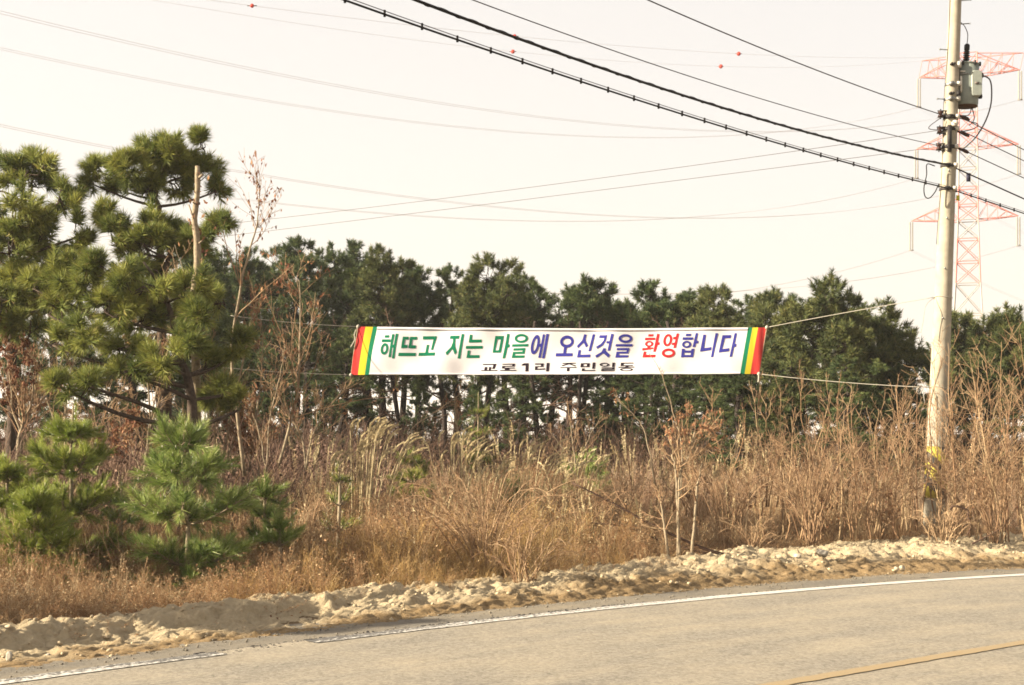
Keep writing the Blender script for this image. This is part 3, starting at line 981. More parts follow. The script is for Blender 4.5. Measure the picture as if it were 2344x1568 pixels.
def transformer():
    y0 = PY + .14
    top, bot = w6(560, 480, y0), w6(548, 895, y0)
    R = .2
    root = thing('transformer', bot, 'grey cylindrical transformer bolted to the concrete pole below its top', 'transformer')
    ax = unit(top - bot); h = np.linalg.norm(top - bot)
    P = lambda t: bot + ax * t * h
    a = Acc(); a.add(*closed_tube(np.array([P(0), P(.02), P(.06), P(.96)]), [R * .93, R * .95, R, R], 32))
    a.build('tank', M['tank'], root, smooth=False)
    a = Acc(); a.add(*closed_tube(np.array([P(.96), P(.985), P(.99), P(1.03)]), [R * 1.05, R * 1.05, R * .98, R * .6], 32))
    lid = a.build('lid', M['tank'], root)
    for g in (-2.2, -1.2, -.4, .5):
        a = Acc(); c = P(.97) + np.array([math.cos(g), math.sin(g), 0]) * R * 1.05; a.add(*box(c, (.014, .014, .035))); a.build('lid_lug', M['dark_steel'], lid)
    a = Acc(); a.add(*closed_tube(np.array([P(0), P(-.012)]), [R * .95, R * .97], 32)); a.build('base_rim', plain('rusty_rim', (.12, .06, .035), .8), root)
    # rounded cooling panel proud of the front
    pc = np.array([w6(612, 700, y0)[0], y0 - R - .03, w6(612, 700, y0)[2]])
    a = Acc()
    hw, hh = .088, .215
    rim = []
    for cx, cz, g0 in ((hw - .05, hh - .05, 0), (-hw + .05, hh - .05, 90), (-hw + .05, -hh + .05, 180), (hw - .05, -hh + .05, 270)):
        for g in np.linspace(g0, g0 + 90, 6): rim.append((cx + .05 * math.cos(math.radians(g)), cz + .05 * math.sin(math.radians(g))))
    rim = np.array(rim); n = len(rim)
    f = np.stack([rim[:, 0], np.zeros(n), rim[:, 1]], 1) + pc
    bk = f + np.array([0, .11, 0]); f2 = np.stack([rim[:, 0] * .9, np.full(n, -.012), rim[:, 1] * .95], 1) + pc
    V = np.concatenate([bk, f, f2, [pc + [0, -.012, 0]]])
    i = np.arange(n); j = (i + 1) % n
    a.add(V, np.concatenate([np.stack([i, j, n + j, n + i], 1), np.stack([n + i, n + j, 2 * n + j, 2 * n + i], 1)]))
    a.add(V, np.stack([2 * n + i, 2 * n + j, np.full(n, 3 * n)], 1))
    pan = a.build('cover_panel', M['tank_plate'], root)
    a = Acc(); a.add(*box(pc + np.array([-.005, -.018, .0]), (.035, .004, .018))); a.build('rating_plate', plain('dull_plate', (.2, .17, .15), .5), pan)
    # brackets to the pole
    for yy in (520, 805):
        z = w6(470, yy, y0)[2]; c = pole_at(z)
        a = Acc(); a.add(*box((c[0] + pole_r(z) + .02, PY + .05, z), (.055, .05, .04)))
        br = a.build('bracket', M['steel'], root)
        a = Acc(); a.add(*box((c[0] + pole_r(z) * .75, PY - pole_r(z) * .75, z), (.03, .03, .05)))
        a.build('bracket_lug', M['insulator' if yy < 600 else 'dark_steel'], br)
        a = Acc()
        for dx in (-.06, -.02): a.add(*closed_tube(np.array([(c[0] + dx, PY - pole_r(z) + .01, z), (c[0] + dx, PY - pole_r(z) - .06, z)]), .022, 8))
        a.build('through_bolt', M['dark_steel'], br)
    z = w6(470, 700, y0)[2]
    a = Acc(); xx = w6(470, 700, y0)[0]
    a.add(*closed_tube(np.array([(xx, y0 - R * .75, z - .13), (xx, y0 - R * .75 - .02, z - .12), (xx, y0 - R * .75 - .02, z + .12), (xx, y0 - R * .75, z + .13)]), .02, 8)); a.build('side_strip', M['insulator'], root)
    a = Acc(); q = w6(500, 577, y0); a.add(*box((q[0], y0 - R * .85, q[2]), (.07, .012, .012))); a.build('nameplate_bar', M['insulator'], root)
    # high-voltage bushing: ribbed black insulator
    b0, b1 = w6(550, 465, y0), w6(560, 285, y0)
    t = np.linspace(0, 1, 40)
    R2 = np.where(t < .66, np.where((np.arange(40) // 2) % 2 == 0, .03, .058 - .012 * t), .046 - .014 * (t > .97))
    a = Acc(); a.add(*closed_tube(b0[None] + (b1 - b0)[None] * t[:, None], R2, 16)); a.build('bushing', M['rubber'], root)
    # lightning arrester on the right flank
    q0, q1 = w6(676, 815, y0), w6(690, 590, y0)
    a = Acc(); t = np.linspace(0, 1, 24)
    a.add(*closed_tube(q0 + (q1 - q0) * t[:, None] + np.array([0, -R * .3, 0]), .018, 10)); ar = a.build('arrester', M['insulator'], root)
    for f0, f1 in ((-.05, .13), (.86, 1.05)):
        a = Acc(); p, q = q0 + (q1 - q0) * f0, q0 + (q1 - q0) * f1
        a.add(*closed_tube(np.array([p, (p + q) / 2, q]) + np.array([0, -R * .3, 0]), [.03, .04, .03], 10)); a.build('arrester_cap', M['rubber'], ar)
    # leads
    def lead(name, pts, r, dep=None, mat='wire'):
        dep = dep or [y0] * len(pts)
        P = smooth_line([w6(x, y, d) for (x, y), d in zip(pts, dep)], 30)
        a = Acc(); a.add(*closed_tube(P, r, 6)); a.build(name, M[mat], root)
    lead('lead_wire', [(500, 75), (535, 110), (563, 175), (565, 230), (558, 288)], .007, [PY + .05, y0, y0, y0, y0])
    lead('lead_wire', [(705, 600), (745, 605), (785, 640), (800, 730), (792, 880), (740, 1040), (650, 1190), (560, 1280), (512, 1318)], .012, [y0 - .1] * 6 + [y0 + .1, y0 + .2, y0 + .3])
    lead('lead_wire', [(606, 905), (622, 960), (630, 1010), (612, 1055), (578, 1080)], .008)
    lead('lead_wire', [(600, 905), (590, 960), (560, 985), (500, 985), (455, 1000)], .008, [y0, y0, y0, PY + .05, PY])
    lead('lead_wire', [(440, 1135), (520, 1140), (620, 1115), (665, 1085), (650, 1060), (600, 1050), (520, 1020), (455, 1005)], .009, [PY, PY + .1, y0, y0, y0, y0, PY + .1, PY])
    lead('lead_wire', [(330, 1120), (240, 1125), (185, 1112), (200, 1082), (270, 1030), (300, 1010)], .007, [PY - .1] * 6)


transformer()

# ------------------------------------------------------------------ cables on the pole
CD = np.array([-.638, -.770])        # towards the next pole nearer the camera
RD = np.array([.70, .714])           # towards the pole after it


def plane_wire(p0, d, pts, deg=2, extra=9.0, n=70, smin=0.0):
    S, Z = [0.0], [p0[2]]
    for px, py in pts:
        k = (px - CX) / F
        s = (k * p0[1] - p0[0]) / (d[0] - k * d[1])
        S.append(s); Z.append(CAM_H + (YH - py) / F * (p0[1] + d[1] * s))
    S, Z = np.array(S), np.array(Z)
    A = np.stack([S[1:] ** (i + 1) for i in range(deg)], 1)
    c = np.linalg.lstsq(A, Z[1:] - p0[2], rcond=None)[0]
    s = np.linspace(smin, S.max() + extra, n)
    return np.stack([p0[0] + d[0] * s, p0[1] + d[1] * s, p0[2] + sum(c[i] * s ** (i + 1) for i in range(deg))], 1)


def pole_pt(py, dx=0.0, dy=-.1):
    z = zpole(py); c = pole_at(z)
    return np.array([c[0] + dx, c[1] + dy, z])


def cables():
    G = 'cables strung along the road from the concrete pole'
    # lower thick cable lashed to its messenger wire by clips
    p0 = pole_pt(434, -.05, -.15)
    P = plane_wire(p0, CD, [(850, 22), (1060, 97), (1310, 180), (1470, 230), (1640, 285), (1800, 333), (1950, 375), (2060, 409)])
    Pr = plane_wire(p0, RD, [(2180, 445), (2260, 463), (2344, 487)], 1, 14)
    root = thing('telephone_cable', p0, 'lower of the two thick black cables, dotted with clips along its length', 'cable', G)
    a = Acc(); a.add(*tubes(P[None], .0112, 8)); a.add(*tubes(Pr[None], .0112, 8)); a.build('cable_sheath', M['rubber'], root, smooth=True)
    a = Acc(); up = np.array([0, 0, .032])
    a.add(*tubes((P + up)[None], .0045, 5)); a.add(*tubes((Pr + up)[None], .0045, 5)); a.build('messenger_wire', M['wire'], root)
    L = np.concatenate([[0], np.cumsum(np.linalg.norm(np.diff(P, axis=0), axis=1))])
    me = None
    for s in np.arange(.35, L[-1] - .1, .52):
        q = np.array([np.interp(s, L, P[:, i]) for i in range(3)])
        if me is None:
            cl = Acc(); cl.add(*closed_tube(np.array([[0, 0, -.024], [0, 0, .04]]), .0135, 6)); me = cl.mesh('clip', M['rubber'])
        o = bpy.data.objects.new('clip', me); COL.objects.link(o); o.parent = root; o.location = q - p0
    for s in np.arange(.3, 5, .55):
        q = p0 + (Pr[-1] - Pr[0]) / np.linalg.norm(Pr[-1] - Pr[0]) * s
        o = bpy.data.objects.new('clip', me); COL.objects.link(o); o.parent = root; o.location = q - p0
    # slack loop at the pole
    a = Acc()
    Q = smooth_line([at(x, y, PY - .2) for x, y in ((2140, 380), (2122, 376), (2121, 400), (2115, 430), (2118, 450), (2128, 453), (2140, 440), (2147, 425))], 40)
    a.add(*closed_tube(Q, .009, 6)); a.build('slack_loop', M['rubber'], root)
    # upper thick bundle, a lashed twin
    p0 = pole_pt(381, -.05, -.15)
    P = plane_wire(p0, CD, [(937, 0), (1200, 92), (1440, 173), (1600, 225), (1800, 287), (1950, 335), (2050, 362)])
    Pr = plane_wire(p0, RD, [(2184, 399), (2260, 424), (2344, 451)], 1, 14)
    root = thing('trunk_cable', p0, 'upper and thicker of the two black cables, smooth without clips', 'cable', G)
    a = Acc(); a.add(*tubes(P[None], .0165, 8)); a.add(*tubes(Pr[None], .0125, 8)); a.build('cable_sheath', M['rubber'], root, smooth=True)
    a = Acc(); t = np.linspace(0, 1, 70)
    tw = np.stack([np.cos(t * 260) * .018, np.sin(t * 260) * .0, np.sin(t * 260) * .018], 1)
    Pd = np.stack([np.interp(np.linspace(0, 69, 700), np.arange(70), P[:, i]) for i in range(3)], 1)
    td = np.linspace(0, 1, 700)
    a.add(*tubes((Pd + np.stack([np.cos(td * 300) * .017, td * 0, np.sin(td * 300) * .017], 1))[None], .006, 4)); a.build('lashing_wire', M['rubber'], root)
    a = Acc(); a.add(*box(p0 + np.array([.0, 0, 0]) + (Pr[-1] - Pr[0]) / np.linalg.norm(Pr[-1] - Pr[0]) * .72 + np.array([0, 0, -.06]), (.03, .02, .07))); a.build('hanging_tag', plain('navy_tag', (.03, .03, .06), .6), root)
    # bare low-voltage wires
    def lv(name, py, pts, d, r, lab, deg=2, extra=9, dx=-.2, dy=-.06):
        p = pole_pt(py, dx, dy)
        P = plane_wire(p, d, pts, deg, extra)
        a = Acc(); a.add(*tubes(P[None], r, 6))
        return tag(a.build(name, M['wire'], origin=tuple(p), smooth=True), lab, 'wire', G)
    lv('power_wire', 263, [(1483, 0), (1700, 92), (1888, 168), (1987, 205)], CD, .008, 'uppermost thin wire running down the sky to the pole below the transformer')
    lv('power_wire', 335, [(1090, 0), (1300, 80), (1500, 153), (1888, 266), (2085, 317)], CD, .006, 'thin wire just above the two thick black cables')
    lv('power_wire', 298, [(2239, 318), (2344, 368)], RD, .008, 'wire leaving the pole low on the side of the pylon, above the longest lead', 1, 14, .2, .03)
    lv('power_wire', 268, [(2239, 297), (2344, 341)], RD, .008, 'highest wire leaving the pole towards the pylon side', 1, 14, .2, .03)
    lv('power_wire', 340, [(2239, 362), (2344, 407)], RD, .008, 'lowest bare wire leaving the pole, with a black sleeve near the pole', 1, 14, .2, .03)
    SD = np.array([-.8, .6])
    lv('service_wire', 300, [(1700, 362), (1480, 392), (1200, 430), (850, 478), (640, 497)], SD, .0048, 'upper of two thin wires sloping down behind the bare sapling into the pines', 2, 8)
    lv('service_wire', 338, [(1800, 375), (1560, 410), (1200, 460), (840, 503), (590, 530)], SD, .0048, 'lower of two thin wires sloping down behind the bare sapling into the pines', 2, 8)
    lv('service_wire', -12, [(2150, 0), (2120, -22)], CD, .006, 'short wire meeting the pole at the very top of the picture', 1, 6, -.1)


cables()


# ------------------------------------------------------------------ the welcome banner
BY0, BY1 = 27.0, 25.3                     # depth at its two ends
_k0, _k1 = (811 - CX) / F, (1746 - CX) / F
_b = (BY1 - BY0) / (_k1 * BY1 - _k0 * BY0)
_a = BY0 - _b * _k0 * BY0
BN = unit(np.array([_b, -1.0, 0]))        # outward normal


def bpt(px, py):
    """point on the banner cloth seen at px, py; the cloth bellies gently"""
    k = (np.asarray(px, float) - CX) / F
    y = _a / (1 - _b * k)
    X = k * y; Z = CAM_H + (YH - np.asarray(py, float)) / F * y
    u = (X + 3.0); v = Z - 2.8
    w = .012 * np.sin(u * 7.5 + v * 3.5) * np.clip(.3 + v * .5, 0, 1) + .034 * np.sin(u * 1.9 + v * 2.2) + .022 * np.sin(u * 4.7 - v * 5 + 1) * (.4 + .6 * np.sin(u * .9) ** 2) + .02 * np.sin(v * 3.6) * np.cos(u * .8) + .007 * np.sin(u * 11 + v * 7)
    e = np.clip((X - 4.25) / .4, 0, 1)
    w = w + .025 * e * np.sin(u * 30) - .05 * np.clip((-2.65 - X) / .3, 0, 1) ** 2
    P = np.stack([X, y, Z], -1)
    return P + BN * w[..., None]


def banner():
    root = thing('banner', bpt(1280, 857), 'long white banner with green, blue and red lettering strung before the pines', 'banner')
    TL, TR, BR, BL = np.array([(819, 747.5), (1755.5, 749.5), (1737.5, 856), (801.5, 858)])
    nu, nv = 260, 16

    def grid(u0, u1, nu, nv, push=0.0):
        u = np.linspace(u0, u1, nu); v = np.linspace(0, 1, nv)
        U, W = np.meshgrid(u, v, indexing='ij')
        px = (TL[0] + (TR[0] - TL[0]) * U) * (1 - W) + (BL[0] + (BR[0] - BL[0]) * U) * W
        py = (TL[1] + (TR[1] - TL[1]) * U) * (1 - W) + (BL[1] + (BR[1] - BL[1]) * U) * W
        py = py + 3.2 * np.sin(U * math.pi) * (1 - W) + .7 * np.sin(U * math.pi) * W
        P = bpt(px, py) + BN * push
        i = (np.arange(nu - 1)[:, None] * nv + np.arange(nv - 1)[None]).ravel()
        return P.reshape(-1, 3), np.stack([i, i + 1, i + nv + 1, i + nv], -1)

    def cloth(name, col):
        m, n, l, b = new_mat(name)
        nz = noise_node(n, l, 3, 4, .6)
        r = ramp(n, [(.3, tuple(np.array(col) * .93)), (.7, tuple(np.array(col)))])
        l.new(nz.outputs[0], r.inputs[0]); l.new(r.outputs[0], b.inputs['Base Color'])
        b.inputs['Roughness'].default_value = .85
        b.inputs['Specular IOR Level'].default_value = .05
        t = n.new('ShaderNodeBsdfTranslucent'); l.new(r.outputs[0], t.inputs[0])
        mx = n.new('ShaderNodeMixShader'); mx.inputs[0].default_value = .15
        l.new(b.outputs[0], mx.inputs[1]); l.new(t.outputs[0], mx.inputs[2]); l.new(mx.outputs[0], n['Material Output'].inputs[0])
        wv = noise_node(n, l, 260, 2, .5); bump(n, l, b, wv.outputs[0], .25, .004)
        return m
    W = cloth('banner_white', (.86, .825, .845))
    mats = {'r': cloth('banner_red', (.56, .05, .045)), 'y': cloth('banner_yellow', (.68, .55, .04)), 'g': cloth('banner_green', (.012, .23, .11)),
            'G': cloth('lettering_green', (.008, .20, .10)), 'B': cloth('lettering_blue', (.055, .055, .34)), 'R': cloth('lettering_red', (.55, .03, .035)), 'K': cloth('lettering_black', (.028, .018, .028))}
    L = TR[0] - TL[0]
    s = [0, 18, 31, 41, L - 40 - 0, L - 29, L - 18, L]
    us = [x / L for x in (0, 17.5, 34.5, 44.5, L - 43, L - 33, L - 20, L)]
    for k, (u0, u1) in enumerate(zip(us[:-1], us[1:])):
        a = Acc(); a.add(*grid(u0, u1, 200 if k == 3 else 10, nv))
        nm = ['stripe', 'stripe', 'stripe', 'cloth', 'stripe', 'stripe', 'stripe'][k]
        o = a.build(nm, [mats['r'], mats['y'], mats['g'], W, mats['g'], mats['y'], mats['r']][k], root, smooth=True)
        if k != 3: o['label'] = ['red', 'yellow', 'green', '', 'green', 'yellow', 'red'][k] + ' end stripe of the banner cloth'
    # hems: a folded double edge along the top and the bottom
    for v0, v1 in ((0.0, .055), (.965, 1.0)):
        U = np.linspace(us[3], us[4], 160)
        rows = []
        for v in (v0, v1):
            px = (TL[0] + L * U) * (1 - v) + (BL[0] + (BR[0] - BL[0]) * U) * v
            py = (TL[1] + (TR[1] - TL[1]) * U) * (1 - v) + (BL[1] + (BR[1] - BL[1]) * U) * v + 3.2 * np.sin(U * math.pi) * (1 - v) + .7 * np.sin(U * math.pi) * v
            rows.append(bpt(px, py))
        ra = rows[0] + BN * .0025; rb = rows[0] + BN * .011; rc = rows[1] + BN * .011; rd = rows[1] + BN * .0025
        V = np.stack([ra, rb, rc, rd], 1).reshape(-1, 3)
        i = (np.arange(159)[:, None] * 4 + np.arange(3)[None]).ravel()
        a = Acc(); a.add(V, np.stack([i, i + 1, i + 5, i + 4], -1)); a.build('hem', W, root)
    # ---- lettering: each syllable is its own flat print
    crop = {1: (.17918, 1380, 1280), 2: (.20478, 1740, 1280), 3: (.18771, 2180, 1280), 4: (.23038, 2540, 1280), 5: (.30717, 1880, 1420)}

    def to_view(c, pts):
        s_, ox, oy = crop[c]
        p = np.asarray(pts, float)
        return (ox + p[:, 0] * s_) / 1.74744, (oy + p[:, 1] * s_) / 1.74744

    def letter(c, col, polys, rings=()):
        bm = bmesh.new()
        o3 = Vector(parent_world(root))
        for pl in polys:
            x, y = to_view(c, pl)
            bm.faces.new([bm.verts.new((p, 0, -q)) for p, q in zip(x, y)])
        bm.normal_update()
        bmesh.ops.triangulate(bm, faces=bm.faces[:], ngon_method='EAR_CLIP')
        for _ in range(3):                                   # fine enough to follow the cloth
            lg = [e for e in bm.edges if e.calc_length() > 7]
            if lg: bmesh.ops.subdivide_edges(bm, edges=lg, cuts=1)
            bmesh.ops.triangulate(bm, faces=[f for f in bm.faces if len(f.verts) > 3])
        vs = bm.verts[:]
        if vs:
            q = bpt(np.array([v.co.x for v in vs]), np.array([-v.co.z for v in vs])) + BN * .006
            for v, p in zip(vs, q): v.co = Vector(p) - o3
        for cx, cy, rx, ry, ix, iy, sk in rings:
            g = np.linspace(0, 2 * math.pi, 37)[:-1]
            out = np.stack([cx + rx * np.cos(g) - sk * ry * np.sin(g), cy + ry * np.sin(g)], 1)
            inn = np.stack([cx + ix * np.cos(g) - sk * iy * np.sin(g), cy + iy * np.sin(g)], 1)
            A = [bm.verts.new(Vector(p) - o3) for p in bpt(*to_view(c, out)) + BN * .006]
            Bv = [bm.verts.new(Vector(p) - o3) for p in bpt(*to_view(c, inn)) + BN * .006]
            for i in range(36):
                j = (i + 1) % 36
                bm.faces.new([A[i], A[j], Bv[j], Bv[i]])
        me = bpy.data.meshes.new('letter'); bm.to_mesh(me); bm.free()
        me.materials.append(mats[col])
        o = bpy.data.objects.new('letter', me); COL.objects.link(o); o.parent = root
        o['label'] = {'G': 'green', 'B': 'blue', 'R': 'red', 'K': 'small black'}[col] + ' printed syllable'

    def frame(o, i):
        return [[o[k], o[(k + 1) % 4], i[(k + 1) % 4], i[k]] for k in range(4)]

    letter(1, 'G', [[(905, 340), (1000, 340), (995, 397), (893, 397)], [(838, 432), (1030, 432), (1025, 495), (832, 495)],
                    [(1063, 315), (1115, 318), (1035, 833), (988, 833)], [(1143, 303), (1197, 310), (1115, 858), (1062, 862)],
                    [(1070, 553), (1115, 553), (1105, 618), (1060, 618)]], [(900, 647, 83, 130, 35, 72, .1)])
    letter(1, 'G', [[(1298, 372), (1422, 372), (1416, 437), (1345, 437), (1327, 560), (1405, 550), (1398, 620), (1265, 635)],
                    [(1452, 372), (1603, 372), (1597, 437), (1498, 437), (1482, 563), (1578, 563), (1570, 630), (1420, 630)],
                    [(1212, 733), (1580, 733), (1573, 803), (1203, 808)]])
    letter(1, 'G', [[(1735, 360), (2038, 357), (1958, 668), (1910, 663), (1965, 430), (1728, 433)],
                    [(1815, 550), (1870, 550), (1843, 727), (1783, 727)], [(1642, 728), (2008, 722), (2000, 795), (1633, 800)]])
    letter(2, 'G', [[(290, 305), (472, 303), (462, 366), (395, 366), (390, 440), (392, 520), (423, 628), (382, 675), (335, 560), (232, 690), (204, 635), (310, 520), (345, 420), (343, 366), (280, 366)],
                    [(518, 268), (570, 275), (483, 748), (433, 750)]])
    letter(2, 'G', [[(683, 282), (733, 290), (717, 382), (913, 380), (905, 437), (655, 440)], [(605, 505), (927, 502), (917, 557), (594, 560)],
                    [(632, 592), (683, 592), (668, 682), (858, 682), (850, 738), (604, 741)]])
    letter(2, 'G', frame([(1178, 310), (1342, 310), (1282, 636), (1118, 638)], [(1216, 378), (1282, 378), (1240, 590), (1172, 592)]) +
           [[(1410, 268), (1460, 275), (1427, 472), (1458, 475), (1447, 535), (1413, 537), (1365, 748), (1315, 750)]])
    letter(2, 'G', [[(1510, 473), (1832, 470), (1822, 520), (1502, 523)],
                    [(1535, 552), (1775, 548), (1752, 662), (1562, 664), (1556, 690), (1755, 690), (1745, 738), (1495, 741), (1520, 622), (1712, 618), (1716, 596), (1525, 598)]],
           [(1692, 362, 132, 88, 84, 42, .05)])
    letter(2, 'B', [[(2113, 278), (2155, 283), (2065, 740), (2020, 738)], [(2040, 465), (2085, 462), (2075, 522), (2030, 525)],
                    [(2180, 270), (2232, 273), (2140, 748), (2090, 750)]], [(1964, 482, 78, 190, 33, 125, .2)])
    letter(3, 'B', [[(403, 580), (465, 580), (447, 706), (388, 706)], [(235, 707), (590, 705), (583, 775), (225, 777)]], [(465, 460, 143, 132, 88, 65, .06)])
    letter(3, 'B', [[(828, 298), (882, 308), (860, 390), (865, 445), (918, 545), (872, 585), (822, 480), (700, 602), (678, 550), (790, 430)],
                    [(1008, 295), (1060, 300), (977, 660), (925, 668)], [(712, 637), (770, 642), (752, 738), (973, 733), (962, 797), (683, 800)]])
    letter(3, 'B', [[(1155, 320), (1322, 320), (1290, 440), (1225, 540), (1110, 613), (1086, 568), (1190, 500), (1245, 430), (1258, 380), (1143, 380)],
                    [(1407, 290), (1465, 298), (1380, 650), (1327, 653), (1360, 497), (1300, 495), (1310, 447), (1372, 447)],
                    [(1240, 595), (1292, 602), (1287, 650), (1380, 742), (1343, 800), (1238, 705), (1098, 808), (1072, 757), (1200, 680)]])
    letter(3, 'B', [[(1508, 512), (1858, 508), (1847, 558), (1497, 562)],
                    [(1530, 595), (1793, 592), (1765, 712), (1572, 714), (1565, 745), (1770, 745), (1760, 796), (1490, 800), (1520, 672), (1730, 668), (1735, 640), (1520, 643)]],
           [(1708, 392, 144, 93, 88, 42, .05)])
    letter(4, 'R', [[(228, 245), (318, 243), (308, 282), (222, 284)], [(170, 305), (348, 303), (340, 345), (164, 347)], [(207, 440), (262, 440), (258, 474), (205, 478)],
                    [(118, 484), (312, 472), (306, 502), (115, 528)], [(380, 233), (425, 240), (398, 385), (427, 387), (417, 432), (390, 432), (355, 550), (310, 550)],
                    [(145, 540), (192, 545), (182, 598), (355, 598), (347, 647), (120, 648)]], [(240, 411, 74, 52, 36, 25, .05)])
    letter(4, 'R', [[(725, 232), (770, 237), (710, 485), (665, 487), (680, 435), (637, 437), (645, 395), (690, 393), (705, 335), (660, 337), (667, 292), (712, 290)]],
           [(568, 350, 78, 108, 34, 68, .14), (580, 572, 117, 80, 70, 35, .05)])
    letter(4, 'B', [[(890, 240), (978, 240), (970, 280), (882, 282)], [(833, 302), (1015, 302), (1005, 345), (826, 347)],
                    [(1058, 228), (1100, 232), (1070, 360), (1105, 363), (1095, 408), (1060, 408), (1045, 470), (1000, 472)],
                    [(815, 497), (868, 502), (845, 648), (797, 650)], [(980, 502), (1032, 497), (1008, 648), (960, 645)],
                    [(864, 530), (976, 530), (970, 568), (858, 568)], [(852, 607), (965, 607), (960, 645), (846, 645)]], [(898, 425, 79, 62, 42, 30, .08)])
    letter(4, 'B', [[(1190, 255), (1237, 258), (1200, 488), (1330, 470), (1322, 525), (1128, 550)], [(1402, 230), (1447, 233), (1358, 645), (1317, 648)]])
    letter(4, 'B', [[(1522, 265), (1672, 262), (1662, 318), (1562, 320), (1518, 507), (1642, 490), (1635, 545), (1455, 570)],
                    [(1730, 228), (1773, 232), (1735, 415), (1765, 418), (1753, 470), (1722, 470), (1685, 640), (1645, 645)]])
    letter(5, 'K', [[(162, 115), (342, 113), (315, 180), (282, 180), (300, 127), (158, 127)], [(185, 155), (220, 155), (213, 195), (178, 195)],
                    [(240, 155), (275, 155), (262, 195), (238, 195)], [(138, 196), (355, 194), (352, 206), (135, 207)]])
    letter(5, 'K', [[(420, 113), (585, 111), (580, 150), (450, 152), (447, 163), (582, 163), (580, 175), (413, 176), (418, 141), (548, 139), (550, 124), (418, 126)],
                    [(455, 176), (515, 176), (508, 193), (450, 193)], [(390, 195), (603, 193), (600, 205), (387, 206)]])
    letter(5, 'K', [[(700, 108), (765, 105), (758, 213), (718, 214), (724, 135), (670, 137), (672, 125)]])
    letter(5, 'K', [[(850, 110), (962, 109), (955, 155), (880, 157), (878, 180), (980, 172), (978, 190), (845, 196), (850, 147), (925, 145), (928, 124), (848, 126)],
                    [(1000, 102), (1036, 102), (1028, 213), (992, 215)]])
    letter(5, 'K', [[(1205, 102), (1382, 100), (1380, 112), (1320, 114), (1388, 138), (1372, 148), (1290, 122), (1205, 146), (1188, 136), (1265, 114), (1203, 114)],
                    [(1178, 160), (1392, 157), (1390, 168), (1176, 171)], [(1268, 172), (1302, 172), (1298, 213), (1264, 214)]])
    letter(5, 'K', frame([(1447, 107), (1563, 106), (1558, 158), (1442, 160)], [(1482, 120), (1527, 120), (1524, 146), (1479, 146)]) +
           [[(1600, 97), (1635, 97), (1625, 180), (1592, 180)], [(1463, 175), (1497, 175), (1494, 197), (1633, 195), (1631, 207), (1460, 210)]])
    letter(5, 'K', [[(1850, 97), (1885, 97), (1878, 155), (1845, 156)],
                    [(1712, 162), (1880, 160), (1878, 190), (1745, 191), (1743, 198), (1882, 197), (1880, 208), (1708, 209), (1712, 182), (1845, 179), (1846, 172), (1712, 174)]],
           [(1750, 125, 60, 25, 36, 14, .05)])
    letter(5, 'K', [[(1960, 98), (2127, 97), (2125, 109), (1998, 111), (1993, 130), (2118, 129), (2116, 141), (1955, 142)], [(2022, 142), (2062, 142), (2060, 151), (2018, 151)],
                    [(1930, 152), (2143, 150), (2140, 162), (1927, 164)]], [(2035, 188, 87, 22, 60, 11, .05)])
    # ---- end sticks, knots and ropes
    for p, q in ((TL, BL), (TR, BR)):
        d = (q - p) / np.linalg.norm(q - p)
        P = np.array([bpt(*(p - d * 5)), bpt(*p), bpt(*((p + q) / 2)), bpt(*q), bpt(*(q + d * 8))]) - BN * .012
        a = Acc(); a.add(*closed_tube(P, .013, 8)); a.build('end_stick', M['bark_pale'], root)

    def rope(pts, sag, r=.0062, n=24):
        P = np.asarray(pts, float)
        if len(P) == 2:
            t = np.linspace(0, 1, n)[:, None]
            P = P[0] + (P[1] - P[0]) * t - np.array([0, 0, 1]) * sag * 4 * t * (1 - t)
        else:
            P = smooth_line(P, n)
        a = Acc(); a.add(*closed_tube(P, r, 6)); a.build('rope', M['rope'], root)
    tl, tr, bl, br = (bpt(*c) for c in (TL, TR, BL, BR))
    rope([tl, at(528, 722.5, 26.2)], .03); rope([bl, at(505, 841, 26.2)], .02)
    rp = pole_pt(681, -.17, -.02)
    rope([tr, rp], -.01); rope([br, pole_pt(887, -.17, -.03)], .03)
    for py in (681, 887):
        z = zpole(py); g = np.linspace(0, 6.6, 30)
        rope([pole_at(z) + np.array([math.cos(k) * (pole_r(z) + .006), math.sin(k) * (pole_r(z) + .006), .02 * math.sin(k * 2)]) for k in g], 0, .0075, 40)
    rope([pole_pt(887, -.17, -.06), at(2104, 886, 23.8), at(2098, 896, 23.8), at(2105, 902, 23.8), at(2112, 892, 23.8), at(2117, 925, 23.8)], 0, .006)
    rope([pole_pt(681, -.17, -.06), at(2119, 700, 23.8), at(2113, 735, 23.8), at(2108, 762, 23.8)], 0, .005)
    for c in (tl, tr, bl, br):
        a = Acc(); a.add(ICO_V * np.array([.035, .03, .04]) + c + BN * .01, ICO_F); a.build('knot', M['rope'], root)
    rope([tl + BN * .02, bpt(812, 765) + BN * .03, bpt(813, 778) + BN * .04, bpt(804, 795) + BN * .03], 0, .011)
    rope([br + BN * .02, bpt(1737, 866) + BN * .02, bpt(1736, 875) + BN * .02], 0, .014)


banner()
# ------------------------------------------------------------------ vegetation generators
def perp(D):
    ref = np.where(np.abs(D[..., 2:3]) < .9, np.array([0, 0, 1.0]), np.array([1.0, 0, 0]))
    U = unit(np.cross(D, ref))
    return U, np.cross(D, U)


